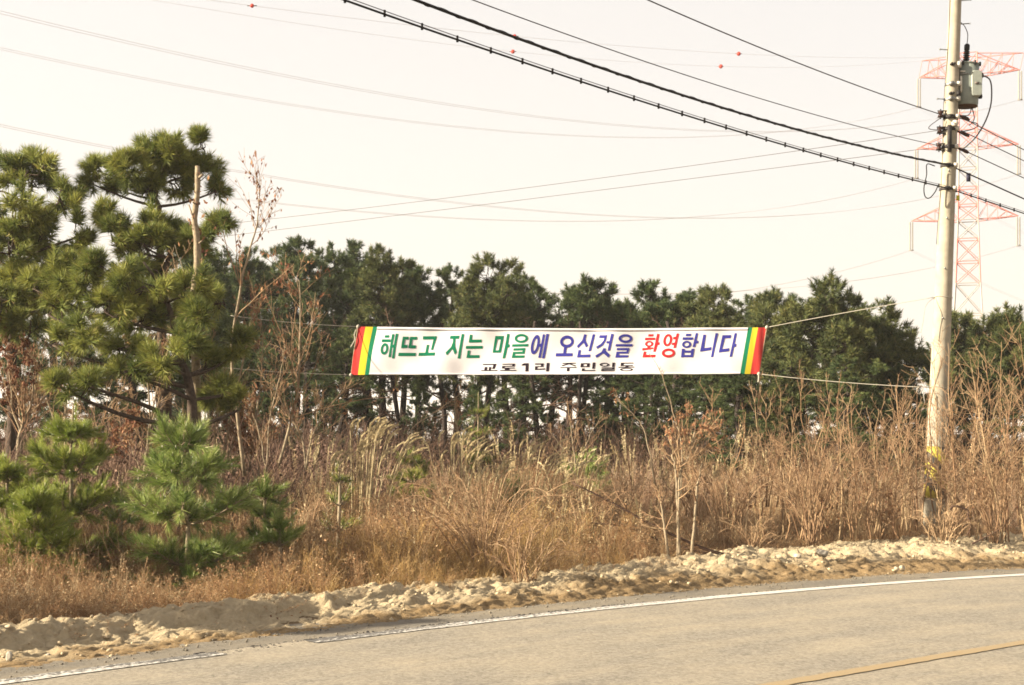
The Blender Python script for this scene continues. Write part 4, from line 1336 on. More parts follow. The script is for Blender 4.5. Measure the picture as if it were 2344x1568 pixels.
def needles(acc, pos, dirs, L, M_, nl, w, rng, a0=22, a1=72, tone=None, tone_amp=.55):
    """tufts of needles along shoots that start at pos and run L along dirs"""
    N = len(pos)
    L = np.broadcast_to(np.asarray(L, float), (N,))
    U, W = perp(dirs)
    t = 1 - (1 - rng.rand(N, M_)) * .98
    ang = np.radians(a1 + (a0 - a1) * t ** 1.5 + rng.normal(0, 9, (N, M_)))
    ph = rng.rand(N, M_) * 6.2832
    nd = np.cos(ang)[..., None] * dirs[:, None] + np.sin(ang)[..., None] * (np.cos(ph)[..., None] * U[:, None] + np.sin(ph)[..., None] * W[:, None])
    base = pos[:, None] + dirs[:, None] * (L[:, None] * t)[..., None]
    tip = base + nd * (nl * rng.uniform(.75, 1.12, (N, M_)))[..., None]
    tip[..., 2] -= .006
    wv = unit(np.cross(nd, rng.normal(size=(N, M_, 3)))) * w / 2
    V = np.stack([base - wv, base + wv, tip], 2)
    if tone is None: tone = rng.rand(N)
    r = tone_amp * tone[:, None] + (1 - tone_amp) * rng.rand(N, M_)
    dead = rng.rand(N, M_) < .02
    r = np.where(dead, 1.0, r * .92)
    R = np.repeat(r[..., None], 3, 2) + np.array([-.06, -.06, .08])
    acc.add(V.reshape(-1, 3), np.arange(N * M_ * 3).reshape(-1, 3), np.clip(R, 0, 1).ravel())


def curve_from(p0, d0, L, K, rng, wob=.12, trop=0.0):
    """N polylines of K points from p0 along d0, wandering; trop bends them up"""
    N = len(p0)
    L = np.broadcast_to(np.asarray(L, float), (N,))
    d = unit(d0); P = [p0]
    for k in range(K - 1):
        d = unit(d + rng.normal(0, wob, (N, 3)) + np.array([0, 0, trop]))
        P.append(P[-1] + d * (L / (K - 1))[:, None])
    return np.stack(P, 1)


def spawn(P, R, m, rng, t0=.25, t1=.98, a0=35, a1=65, lf=.45, lr=.35, K=5, wob=.12, trop=.05, rf=.55, taper=True, rmin=.0015):
    """m children on each of the polylines P"""
    N, Kp, _ = P.shape
    t = np.sort(t0 + (t1 - t0) * rng.rand(N, m), 1)
    x = t * (Kp - 1); i = np.minimum(x.astype(int), Kp - 2); f = (x - i)[..., None]
    n = np.arange(N)[:, None]
    p = P[n, i] * (1 - f) + P[n, i + 1] * f
    T = unit(P[n, i + 1] - P[n, i])
    r = R[n, i] * (1 - f[..., 0]) + R[n, i + 1] * f[..., 0]
    U, W = perp(T)
    a = np.radians(rng.uniform(a0, a1, (N, m)))[..., None]; ph = (rng.rand(N, m) * 6.283)[..., None]
    d = np.cos(a) * T + np.sin(a) * (np.cos(ph) * U + np.sin(ph) * W)
    Lp = np.linalg.norm(np.diff(P, axis=1), axis=2).sum(1)[:, None]
    L = Lp * lf * (1 - lr + 2 * lr * rng.rand(N, m))
    if taper: L = L * (1.15 - .75 * t)
    C = curve_from(p.reshape(-1, 3), d.reshape(-1, 3), L.ravel(), K, rng, wob, trop)
    rb = np.maximum(r.ravel() * rf, rmin)
    return C, rb[:, None] * np.linspace(1, .35, K)[None]


def quads_leaf(acc, pos, rng, s0, s1, droop=.7, mean=.5, spread=.5):
    """small dead leaves hanging at pos, folded in the middle"""
    N = len(pos)
    s = rng.uniform(s0, s1, N)[:, None]
    d = unit(rng.normal(size=(N, 3)) * np.array([1, 1, .6]) + np.array([0, 0, -droop * 2]))
    U, W = perp(d)
    a = rng.rand(N)[:, None] * 6.28
    u = np.cos(a) * U + np.sin(a) * W
    w = np.cross(d, u)
    A = pos; B = pos + d * s * .55 + u * s * .22; C_ = pos + d * s + w * s * .15; D = pos + d * s * .5 - u * s * .22 + w * s * .12
    V = np.stack([A, B, C_, D], 1)
    i = np.arange(N)[:, None] * 4
    r = np.clip(mean + spread * (rng.rand(N) - .5) * 2, 0, 1)
    acc.add(V.reshape(-1, 3), np.concatenate([i + [0, 1, 2], i + [0, 2, 3]]), np.repeat(r, 4))


# ------------------------------------------------------------------ pines
def pine(trunk, r0, blobs, label, group, seed, tufts, M_=22, nl=.125, w=.014, mat='needles', bark='bark', spires=0, up=.55, name='pine_tree', twig_every=1, shoot=.13, loose=1.0, tone_amp=.55):
    """trunk: world points bottom to top; blobs: (centre, radii, share). Needle clumps sit around the blobs on real twigs."""
    rng = np.random.RandomState(seed)
    tr = smooth_line(trunk, 18)
    root = thing(name, tr[0], label, 'pine tree', group)
    K = len(tr)
    Rt = r0 * (1 - .82 * np.linspace(0, 1, K) ** 1.1)
    a = Acc(); a.add(*closed_tube(tr + np.concatenate([np.zeros((1, 3)), rng.normal(0, r0 * .12, (K - 1, 3)) * [1, 1, 0]]), Rt, 10))
    a.build('trunk', M[bark], root, smooth=True)
    limb, cr = Acc(), Acc()
    wt = np.array([b[2] for b in blobs], float); wt /= wt.sum()
    for (c, rad, _), sh in zip(blobs, wt):
        n = max(6, int(tufts * sh))
        c = np.asarray(c, float); rad = np.asarray(rad, float)
        # limb from the trunk, leaving below the clump
        zt = c[2] - .35 * np.hypot(*(c[:2] - np.array([np.interp(c[2], tr[:, 2], tr[:, 0]), np.interp(c[2], tr[:, 2], tr[:, 1])]))) - .1 * rad[2]
        j = int(np.clip(np.argmin(np.abs(tr[:, 2] - zt)), 1, K - 1))
        s = tr[j]
        mid = (s + c) / 2 + np.array([0, 0, -.06 * np.linalg.norm(c - s)]) + rng.normal(0, .05, 3)
        LB = smooth_line([s, mid, c - [0, 0, .25 * rad[2]], c + [0, 0, .2 * rad[2]]], 9)
        rl = min(Rt[j] * .6, .012 + .022 * np.linalg.norm(c - s))
        limb.add(*tubes(LB[None], np.linspace(rl, .006, 9)[None], 6))
        # secondary clusters, then tufts round each cluster: clumps within clumps
        nc = max(3, n // 8)
        d = unit(rng.normal(size=(nc, 3)) + np.array([0, 0, .25]))
        q = c + d * rad * (.5 + .5 * rng.rand(nc, 1) ** .5)
        base = LB[rng.randint(4, 9, nc)]
        bow = (base + q) / 2 - np.array([0, 0, .08]) + rng.normal(0, .03, (nc, 3))
        BR = np.stack([base, bow, q], 1)
        limb.add(*tubes(BR, np.array([.011, .008, .004])[None].repeat(nc, 0), 4))
        k = rng.randint(0, nc, n)
        cs = (.12 + .16 * rng.rand(n, 1)) * loose
        e = unit(rng.normal(size=(n, 3)) + np.array([0, 0, .3]))
        pos = q[k] + e * cs * np.minimum(rad, .9) * .9
        out = unit(pos - c)
        dirs = unit(.55 * out + .35 * e + np.array([0, 0, up]) + rng.normal(0, .18, (n, 3)))
        if twig_every:
            pk = pos[::twig_every]
            TW = np.stack([q[k][::twig_every], pk, pk + dirs[::twig_every] * shoot], 1)
            limb.add(*tubes(TW, np.array([.005, .004, .003])[None].repeat(len(pk), 0), 3))
        ct = rng.rand(nc)
        needles(cr, pos, dirs, shoot, M_, nl, w, rng, tone=np.clip(.6 * ct[k] + .4 * rng.rand(n), 0, 1), tone_amp=tone_amp)
    if spires:
        # upright leading shoots that stand clear of the crown
        bl = [b for b in blobs]
        zs = np.array([b[0][2] + b[1][2] for b in bl]); pr = np.exp((zs - zs.max()) * 1.2); pr /= pr.sum()
        k = rng.choice(len(bl), spires, p=pr)
        c = np.array([bl[i][0] for i in k]); rd = np.array([bl[i][1] for i in k])
        d = unit(rng.normal(size=(spires, 3)) * [1, 1, .3] + np.array([0, 0, .9]))
        pos = c + d * rd * .8
        L = rng.uniform(.15, .42, spires)
        sd = unit(d * [.35, .35, 0] + np.array([0, 0, 1.0]) + rng.normal(0, .08, (spires, 3)))
        limb.add(*tubes(np.stack([c + d * rd * .4, pos, pos + sd * L[:, None]], 1), np.array([.009, .007, .004])[None].repeat(spires, 0), 4))
        for f, mm in ((.62, .38),):
            needles(cr, pos + sd * (L * f)[:, None], sd, L * mm, int(M_ * 1.5), nl * .95, w, rng)
        needles(cr, pos, sd, L * .6, int(M_ * .7), nl * .9, w, rng)
        for _ in range(2):                                         # a side shoot on each
            sd2 = unit(sd + rng.normal(0, .55, (spires, 3)) * [1, 1, .2])
            p2 = pos + sd * (L * rng.uniform(.2, .6, spires))[:, None]
            needles(cr, p2, sd2, .2, int(M_ * 1.1), nl * .95, w, rng)
    limb.build('limbs', M[bark], root)
    cr.build('crown', M[mat], root)
    return root


def blob(px, py, rx, ry, y, dy=0.0, share=None, rd=None):
    c = at(px, py, y + dy); s = (y + dy) / F
    rx, ry = max(rx - 10, 9) * s, max(ry - 9, 8) * s
    return (c, (rx, rd if rd else (rx + ry) / 2, ry), share if share else rx * ry)


PG = 'pines of the belt behind the banner'
NG = 'tall pines standing nearer than the belt'


def big_pines():
    # the big pine cut by the left edge
    y = 20.6
    g = lambda px, py: at(px, py, y)
    pine([g(20, 1190), g(28, 950), g(22, 700), g(45, 500), g(60, 390)], .095,
         [blob(65, 400, 75, 55, y), blob(-25, 420, 85, 60, y, .4), blob(135, 455, 55, 40, y, -.3), blob(30, 490, 85, 45, y, -.5), blob(165, 460, 30, 22, y, .3), blob(95, 540, 65, 40, y, -.3),
          blob(-40, 570, 90, 60, y, .2), blob(172, 535, 38, 45, y, -.4), blob(40, 610, 90, 45, y, .5), blob(20, 690, 95, 55, y, .7), blob(-30, 740, 70, 50, y, .5), blob(105, 690, 45, 40, y, .9),
          blob(195, 585, 30, 40, y, -.3), blob(70, 395, 45, 50, y, .6), blob(20, 560, 60, 50, y, -.6), blob(40, 660, 70, 50, y, -.5), blob(0, 720, 80, 55, y, -.5), blob(70, 740, 55, 40, y, -.3)],
         'big bushy dark pine cut by the picture edge, beside the bent-topped pine', NG, 101, 950, 56, .165, .014, 'needles_near', spires=10, up=.35, loose=1.3)
    # the pine with the wind-bent flat top
    y = 21.0
    g = lambda px, py: at(px, py, y)
    pine([g(372, 1180), g(371, 900), g(368, 700), g(364, 520), g(358, 440), g(385, 340)], .095,
         [blob(375, 351, 62, 36, y, share=1.8), blob(300, 391, 60, 30, y, -.2, 1.5), blob(230, 391, 40, 22, y, .1, .7), blob(215, 421, 28, 14, y, 0, .3), blob(425, 351, 35, 30, y, .2, .6), blob(468, 334, 26, 26, y, 0, .55),
          blob(445, 401, 62, 42, y, .3, 1.5), blob(490, 436, 22, 26, y, 0, .5), blob(400, 416, 60, 30, y, .1, 1.1), blob(275, 431, 55, 20, y, .2, .6), blob(340, 431, 40, 25, y, -.1, .8)],
         'tall pine with a wind-bent flat crown against the sky', NG, 102, 540, 60, .16, .012, 'needles_near', spires=0, up=.3, loose=1.2)
    # its neighbour: spreading layers of clumps below the bent top
    y = 20.2
    g = lambda px, py: at(px, py, y)
    pine([g(385, 1190), g(380, 950), g(372, 760), g(380, 620), g(400, 530)], .10,
         [blob(250, 495, 38, 22, y, 0, .6), blob(310, 515, 45, 24, y, .2, .9), blob(225, 480, 18, 12, y, 0, .2), blob(380, 525, 50, 25, y, .2, .9), blob(450, 535, 45, 26, y, -.1, .9), blob(500, 520, 26, 26, y, 0, .5), blob(515, 500, 12, 16, y, 0, .2),
          blob(330, 560, 60, 30, y, -.3, 1.2), blob(430, 575, 60, 32, y, .3, 1.2), blob(260, 545, 45, 25, y, -.2, .7), blob(300, 600, 60, 34, y, -.2, 1), blob(380, 630, 60, 36, y, .5, 1)],
         'pine with loose spreading layers just below the bent flat crown', NG, 103, 420, 60, .16, .012, 'needles_near', spires=2, up=.3, loose=1.3)
    # the near pine with a crooked trunk and big yellow-green tufts
    y = 18.4
    g = lambda px, py: at(px, py, y)
    pine([g(436, 1200), g(436, 1050), g(443, 950), g(432, 880), g(412, 810), g(390, 720), g(365, 650), g(330, 600)], .085,
         [blob(255, 620, 60, 32, y, -.2, 1), blob(330, 660, 70, 36, y, -.3, 1.3), blob(190, 660, 55, 34, y, 0, 1), blob(160, 620, 30, 26, y, .2, .5), blob(130, 650, 40, 30, y, .3, .6),
          blob(245, 710, 70, 40, y, -.2, 1.3), blob(320, 740, 60, 34, y, .1, 1.1), blob(200, 770, 45, 32, y, -.4, .8), blob(280, 790, 45, 28, y, -.2, .7), blob(440, 670, 38, 30, y, -.2, .8),
          blob(455, 735, 42, 36, y, -.4, 1), blob(430, 790, 42, 36, y, -.5, 1), blob(375, 820, 45, 30, y, -.6, .9), blob(290, 850, 40, 22, y, -.5, .7), blob(510, 690, 32, 26, y, .2, .6), blob(340, 700, 40, 40, y, .5, .8),
          blob(215, 885, 45, 24, y, -.6, .8), blob(150, 890, 42, 26, y, -.6, .8), blob(120, 720, 50, 36, y, .2, .8), blob(85, 660, 40, 32, y, .4, .6), blob(130, 790, 48, 30, y, 0, .7), blob(545, 800, 40, 40, y, .6, .7), blob(470, 830, 36, 34, y, .5, .7), blob(510, 880, 45, 40, y, .6, .9), blob(550, 930, 34, 34, y, .8, .5), blob(400, 700, 40, 30, y, .5, .6)],
         'near pine with a crooked trunk and large yellow-green needle tufts', NG, 104, 780, 66, .17, .0105, 'needles_near', bark='bark', spires=4, up=.25, shoot=.12, loose=1.25)


BELT_K = 1.75


def belt_tree(px, ytop, wpx, ybot, y, label, seed, mat='needles', lean=0, tufts=620, low=None, nn=33, nw=.0205):
    """a dense rounded forest pine whose crown spans the given view box at depth y"""
    rng = np.random.RandomState(seed)
    s = y / F
    top = at(px + lean, ytop, y); foot = at(px - lean * .4, 1000, y); foot[2] = -.1
    zb = at(px, ybot, y)[2]
    R = wpx / 2 * s
    H = top[2] - zb
    blobs = []
    n = 7 + int(H * 1.6)
    for i in range(n):
        f = (i + .5) / n                                        # 0 bottom .. 1 top
        rr = R * (1 - f ** 2.8) ** .5 * (.75 + .25 * min(1, f * 4))
        a = i * 2.4 + rng.rand() * .8
        br = R * (.46 - .14 * f) * rng.uniform(.8, 1.2)
        rad = max(rr - br * .8, 0) * rng.uniform(.6, 1.05)
        c = np.array([px, 0, 0])
        p = np.array([top[0] - lean * s * (1 - f) + math.cos(a) * rad, y + math.sin(a) * rad, zb + H * (f * .93) + rng.normal(0, .08)])
        blobs.append((p, (br, br, br * rng.uniform(.62, .85)), br * br))
    blobs.append((top - [0, 0, .22], (R * .26, R * .26, .32), .05 * R * R))
    blobs.append((at(px, (ytop * .6 + ybot * .4), y), (R * .55, R * .55, H * .28), .5 * R * R))
    # one or two lopsided extra heads break the outline
    for _ in range(2):
        a = rng.rand() * 6.28; rad = R * rng.uniform(.4, .8)
        h = rng.uniform(.55, .92)
        blobs.append((np.array([top[0] + math.cos(a) * rad, y + math.sin(a) * rad, zb + H * h]), (R * .24, R * .24, R * .24), .07 * R * R))
    mid1 = foot + (top - foot) * .35 + rng.normal(0, .12, 3) * [1, 1, 0]
    mid2 = foot + (top - foot) * .7 + rng.normal(0, .12, 3) * [1, 1, 0]
    return pine([foot, mid1, mid2, top - [0, 0, .25]], .075 + .012 * H, blobs, label, PG, seed, int(tufts * BELT_K), nn, .155, nw, mat, 'bark_dark', spires=18, up=.5, twig_every=3, shoot=.15)


def copy_tree(src, foot, scale, turn, label):
    """a grown tree set again elsewhere, with copies of its parts"""
    r = src.copy(); COL.objects.link(r)
    r.location = foot; r.scale = scale; r.rotation_euler = (0, 0, turn)
    tag(r, label, 'pine tree', PG)
    for ch in list(src.children):
        c = ch.copy(); COL.objects.link(c); c.parent = r
    return r


PROTO = []


def belt_copy(px, ytop, wpx, ybot, y, label, seed):
    """one of four grown pines, scaled to the view box"""
    if not PROTO:
        for k in range(4): PROTO.append(None)
    k = seed % 4
    s = y / F
    foot = at(px, 1000, y); foot[2] = -.1
    H = at(px, ytop, y)[2] + .1
    W = wpx * s
    if PROTO[k] is None:
        o = belt_tree(px, ytop, wpx, ybot, y, label, 900 + k, lean=(6, -6, 0, 3)[k], tufts=560)
        PROTO[k] = (o, H, W)
        return o
    o, h0, w0 = PROTO[k]
    rng = np.random.RandomState(seed)
    return copy_tree(o, foot, (W / w0, W / w0 * rng.uniform(.85, 1.15), H / h0), rng.rand() * 6.28, label)


def belt():
    T = [
        # px, ytop, width, ybot, depth, label
        (470, 560, 150, 900, 40, 'slim belt pine whose top shows between the spreading pine and the sawn dead trunk'),
        (560, 565, 130, 880, 42, 'belt pine directly behind the tall bare sapling with hanging seed pods'),
        (680, 541, 170, 850, 41, 'tallest rounded belt pine, its top just beyond the bare sapling'),
        (795, 548, 110, 860, 43, 'belt pine with a narrow pointed leader above the banner red end'),
        (868, 562, 130, 850, 40, 'belt pine with an open forked top above the first green words'),
        (965, 606, 130, 840, 42, 'belt pine with a notch of sky at its shoulder, above the green lettering'),
        (1105, 597, 190, 850, 39, 'broad domed belt pine above the banner, its sunlit side mottled yellow'),
        (1205, 632, 110, 860, 42, 'belt pine with thin finger shoots between the dome and the pointed pine'),
        (1345, 640, 150, 850, 41, 'pointed belt pine standing clear against the sky above the blue lettering'),
        (1440, 690, 120, 850, 43, 'low belt pine filling the dip beside the pointed pine'),
        (1512, 655, 150, 850, 40, 'even rounded belt pine above the blue words and the first red word'),
        (1625, 662, 160, 900, 38, 'belt pine above the last banner words with a small crooked leader'),
        (1762, 668, 150, 960, 36, 'belt pine just behind the red end of the banner at the pole side'),
        (1878, 640, 210, 960, 33, 'large sunlit pine beyond the banner, highest between banner and pole'),
        (2040, 700, 160, 960, 34, 'pine with a stepped outline standing right before the concrete pole'),
        (2225, 720, 170, 930, 37, 'first pine beyond the concrete pole below the pylon'),
        (2305, 705, 120, 920, 36, 'pine with a spiky leader beyond the pole at the picture edge'),
        (2390, 730, 140, 940, 35, 'outermost pine on the pylon side, cut by the picture edge'),
    ]
    for k, (px, yt, w, yb, y, lab) in enumerate(T):
        lit = px > 1700
        belt_tree(px, yt + 20, w * 1.45, yb + 25, y, lab, 200 + k * 3, 'needles_sunlit' if px > 1580 or px in (1105, 868) else 'needles', lean=(-12, 8, 0, 14, -8)[k % 5], tufts=520 + int(w * 2.2))
    # the row behind closes the gaps
    W = [
        (420, 590, 150, 1000, 46, 'back-row pine half hidden behind the spreading pine'),
        (520, 600, 140, 1000, 47, 'back-row pine glimpsed between the sapling with pods and the belt'),
        (625, 590, 130, 1000, 46, 'back-row pine behind the two tallest rounded pines, pod-sapling side'),
        (740, 595, 130, 1000, 47, 'back-row pine in the gap before the narrow-leader pine'),
        (835, 610, 120, 1000, 47, 'back-row pine in the gap after the narrow-leader pine'),
        (920, 630, 130, 1000, 46, 'back-row pine under the sky notch above the green lettering'),
        (1035, 635, 130, 1000, 47, 'back-row pine at the shoulder of the broad dome'),
        (1160, 660, 130, 1000, 46, 'back-row pine on the far shoulder of the broad dome'),
        (1275, 700, 150, 1000, 47, 'back-row pine in the dip above the first blue words'),
        (1400, 705, 150, 1000, 46, 'back-row pine in the dip beside the pointed pine'),
        (1570, 690, 140, 1000, 46, 'back-row pine above the first red word'),
        (1700, 705, 150, 1000, 45, 'back-row pine in the dip above the last blue words'),
        (1820, 700, 150, 980, 43, 'back-row pine filling behind the large sunlit pine, banner side'),
        (1965, 720, 160, 980, 43, 'back-row pine filling behind the large sunlit pine, pole side'),
        (2170, 770, 120, 980, 43, 'back-row pine seen just past the concrete pole'),
    ]
    for k, (px, yt, w, yb, y, lab) in enumerate(W):
        belt_copy(px, yt - 6, w * 1.45, yb, y, lab, 400 + k)
    # lower, younger pines between the trunks
    U = [
        (640, 700, 130, 1000, 34, 'low bushy pine behind the bare tree near the banner ropes'),
        (705, 690, 110, 800, 36, 'sunlit small pine top just above the banner rope'),
        (960, 860, 90, 1020, 37, 'dim young pine under the banner among dark trunks'),
        (1085, 872, 80, 1010, 33, 'small sunlit pine peeping out under the banner centre'),
        (1190, 860, 140, 1030, 36, 'dark bushy young pine below the small black lettering'),
        (1440, 850, 180, 1020, 38, 'dense dark pine filling the gap below the blue lettering'),
        (1560, 880, 130, 1010, 37, 'shaded young pine below the red word of the banner'),
        (1700, 830, 190, 990, 33, 'sunlit young pine below the banner end, above the thicket'),
        (1930, 830, 200, 1010, 31, 'bushy pine behind the thicket beside the pole rope'),
        (2260, 850, 220, 1000, 33, 'low pine behind the thicket beyond the pole'),
        (125, 585, 210, 900, 28, 'dark pine filling the gap behind the big edge pine'),
        (300, 600, 220, 900, 28.5, 'dark pine right behind the crooked near pine'),
        (455, 600, 180, 920, 29, 'dark pine behind the sawn trunk'),
        (60, 760, 160, 960, 30, 'dark shaded pine behind the reddish leafy shrub'),
        (260, 800, 200, 960, 31, 'shaded pine behind the crooked near pine'),
        (560, 800, 150, 1000, 33, 'dark pine behind the bare sapling stems'),
        (1500, 845, 150, 1000, 37, 'dark filler pine low beside the long whip'),
        (1625, 850, 160, 1000, 36, 'dark low pine under the last red word'),
        (1800, 840, 170, 1000, 35, 'dark low pine behind the straight-stemmed thicket bundle'),
        (1360, 905, 120, 1010, 38, 'small dark pine low in the bright gap under the banner'),
        (2060, 850, 150, 1000, 33, 'dark low pine just before the pole rope knot'),
        (780, 770, 170, 960, 38, 'deep green pine behind the banner red end'),
    ]
    for k, (px, yt, w, yb, y, lab) in enumerate(U):
        belt_copy(px, yt, w * 1.2, yb + 35, y, lab, 700 + k)
    # dark bare-stemmed trunks seen under the banner
    rng = np.random.RandomState(77)
    G = 'dark pine trunks under the banner'
    spots = [(600, 'trunk behind the arching sapling'), (700, 'pair of snags behind the pale sapling'), (880, 'thin dark trunk under the first green words'), (1090, 'trunk hidden by the small sunlit pine'), (1480, 'dark trunk beside the long whip'), (1530, 'crooked dark trunk under the red word'), (838, 'trunk beside the banner end'), (925, 'forked dark trunk with many dead side branches'), (1008, 'trunk behind the tan sapling'), (1240, 'leaning dark trunk with snags below the black lettering'),
             (1285, 'dark trunk with gaps of pale sky beside it'), (1330, 'thin dark trunk near the brightest gap under the banner'), (1395, 'dark trunk below the blue words'), (760, 'thin trunk behind the reed clump'), (655, 'trunk behind the bare tree near the ropes')]
    for k, (px, lab) in enumerate(spots):
        y = 37 + 4 * rng.rand()
        f = at(px, 1000, y); f[2] = -.1
        t = at(px + rng.normal(0, 14), 735, y + rng.normal(0, .3))
        root = thing('pine_tree', f, 'dead-limbed dark pine: ' + lab, 'pine tree', G)
        tr = smooth_line([f, f + (t - f) * .4 + rng.normal(0, .1, 3) * [1, 1, 0], f + (t - f) * .75 + rng.normal(0, .1, 3) * [1, 1, 0], t], 14)
        R = np.linspace(.10, .045, 14) * rng.uniform(.75, 1.1)
        a = Acc(); a.add(*closed_tube(tr, R, 8)); a.build('trunk', M['bark_dark'], root, smooth=True)
        B, BR = spawn(tr[None], R[None], 22, rng, .18, .98, 55, 95, .26, .5, 6, .16, .04, .35)
        C2, CR = spawn(B, BR, 5, rng, .25, .98, 30, 60, .5, .4, 4, .18, .03, .6, rmin=.004)
        a = Acc(); a.add(*tubes(B, np.maximum(BR, .008), 4)); a.add(*tubes(C2, np.maximum(CR, .005), 3)); a.build('dead_branches', M['twig_dark'], root)


big_pines()
belt()
# the slender pine whose shadow lies along the bank
pine([(-8.3, 11.25, -.05), (-8.28, 11.25, 1.2), (-8.3, 11.25, 2.9)], .05,
     [(np.array([-8.3 + .1 * math.sin(k * 2), 11.25 + .08 * math.cos(k * 3), 1.35 + .26 * k]), (.36, .3, .26), 1) for k in range(7)],
     'slender dense pine just outside the picture whose shadow falls along the bank', NG, 131, 420, 40, .14, .02, 'needles_near', up=.4)


# ------------------------------------------------------------------ young pines by the road
def young_pine(px, pyb, pyt, wpx, y, label, seed, whorls=4, nb=6, mat='needles_young', M_=60, w=.0065, nl=.13, dens=1.0, lean=0):
    rng = np.random.RandomState(seed)
    foot = at(px, pyb, y); foot[2] = float(gz(foot[0], foot[1])) - .03
    top = at(px + lean, pyt, y)
    h = top[2] - foot[2]; R = wpx / 2 * y / F
    root = thing('young_pine', foot, label, 'young pine', 'young pines growing by the road')
    st = smooth_line([foot, foot + (top - foot) * .4 + rng.normal(0, .015, 3), foot + (top - foot) * .75 + rng.normal(0, .012, 3), top], 16)
    Rs = np.linspace(.032, .008, 16)
    a = Acc(); a.add(*closed_tube(st, Rs, 8)); a.build('stem', M['bark_pale'], root, smooth=True)
    br, cr, bud = Acc(), Acc(), Acc()
    sp, sd, sl = [], [], []                                     # shoots clothed in needles

    def shoot(p, d, L): sp.append(p); sd.append(d); sl.append(L)
    shoot(top - [0, 0, h * .2], unit(top - st[-4]), h * .2)
    hs = [.78, .55, .34, .16, .05][:whorls]
    for k, f in enumerate(hs):
        c = st[int(f * 15)]
        reach = R * (.27, .66, .98, 1.0, .85)[k]
        n = nb + (1 if k else 0)
        for i in range(n):
            a_ = i * 6.283 / n + rng.rand() * .6
            rise = (1.05, .62, .42, .28, .2)[k] * rng.uniform(.8, 1.2)
            L = reach * rng.uniform(.75, 1.1)
            d = np.array([math.cos(a_), math.sin(a_), 0])
            t = np.linspace(0, 1, 8)[:, None]
            Pb = c + d * L * t + np.array([0, 0, 1]) * L * rise * (t ** 1.5) * 1.0
            br.add(*tubes(Pb[None], np.linspace(.012, .005, 8)[None], 5), rnd=.5)
            e = unit(Pb[-1] - Pb[-2])
            # terminal shoot
            tl = min(.34, L * .55)
            shoot(Pb[-1] - e * tl * .6, unit(e + [0, 0, .35]), tl)
            # side shoots on the branch
            m = int((3 + L * 9) * dens)
            for q in range(m):
                tt = rng.uniform(.3, .95); p = Pb[int(tt * 7)]
                sdv = unit(d * rng.uniform(.3, .9) + rng.normal(0, .5, 3) + np.array([0, 0, .65]))
                ls = rng.uniform(.10, .24)
                br.add(*tubes(np.stack([p, p + sdv * ls * .6, p + sdv * ls + [0, 0, .03]])[None], np.array([[.006, .005, .004]]), 4), rnd=.5)
                shoot(p + sdv * ls * .25, sdv, ls * .85)
    sp, sd, sl = np.array(sp), np.array(sd), np.array(sl)
    needles(cr, sp, sd, sl, int(M_ * 1.6), nl, w, rng, 12, 46, tone_amp=.5)
    tips = sp + sd * sl[:, None]
    for t in tips[rng.rand(len(tips)) < .55]:
        bud.add(*closed_tube(np.array([t - [0, 0, .005], t + [0, 0, .03]]), [.007, .004], 5))
    br.build('branches', M['bark_pale'], root)
    cr.build('needles', M[mat], root)
    bud.build('buds', M['bud'], root)
    return root


M['bud'] = plain('whitish_buds', (.62, .56, .44), .7, 0, .1, 20)
young_pine(425, 1296, 962, 275, 15.2, 'young pine with upswept whorls and white buds, closest to the crooked pine trunk', 11, 5, 7, M_=62, w=.0062, nl=.15, dens=1.3)
young_pine(160, 1262, 930, 250, 15.8, 'yellowish young pine with a tall thin leader, rising left of the white-budded one', 12, 5, 7, mat='needles_yellow', dens=1.4, lean=8)
young_pine(14, 1270, 1045, 150, 15.4, 'squat young pine cut by the picture edge beside the tall-leader one', 13, 4, 7, dens=1.3, mat='needles_yellow')
young_pine(85, 1285, 1130, 150, 14.6, 'lowest bushy young pine, nearest the road among reddish weeds', 14, 4, 7, dens=1.4, mat='needles_yellow')
young_pine(278, 1270, 1110, 70, 15.6, 'small sparse young pine squeezed between the two larger young pines', 15, 3, 4, nl=.12, dens=.3, M_=36)
young_pine(606, 1270, 1095, 56, 16.0, 'small pine sapling leaning from the weeds beside the white-budded pine', 16, 3, 5, dens=.7)
young_pine(775, 1225, 1062, 60, 17.0, 'slender pale pine sapling alone in the reddish brush', 17, 4, 4, M_=22, dens=.5, nl=.10, mat='needles_near')
young_pine(640, 1262, 1190, 90, 15.5, 'tiny dark pine seedling in the weeds below the reed clumps', 18, 2, 5, dens=.5)
young_pine(945, 1120, 1030, 90, 24.0, 'small olive pine seedling at the foot of the reed clump', 19, 3, 5, dens=.6, mat='needles_near')
young_pine(1345, 1150, 1035, 110, 26.0, 'low green pine seedling at the wood edge below the blue lettering', 20, 3, 5, dens=.7)
young_pine(1185, 1150, 1100, 60, 23.0, 'tiny pine seedling in the brush below the black lettering', 21, 2, 5, dens=.6)
young_pine(1095, 1010, 900, 60, 32.0, 'thin sunlit pine sapling at the wood edge beside the tan sapling', 22, 4, 4, dens=.8, mat='needles_near')
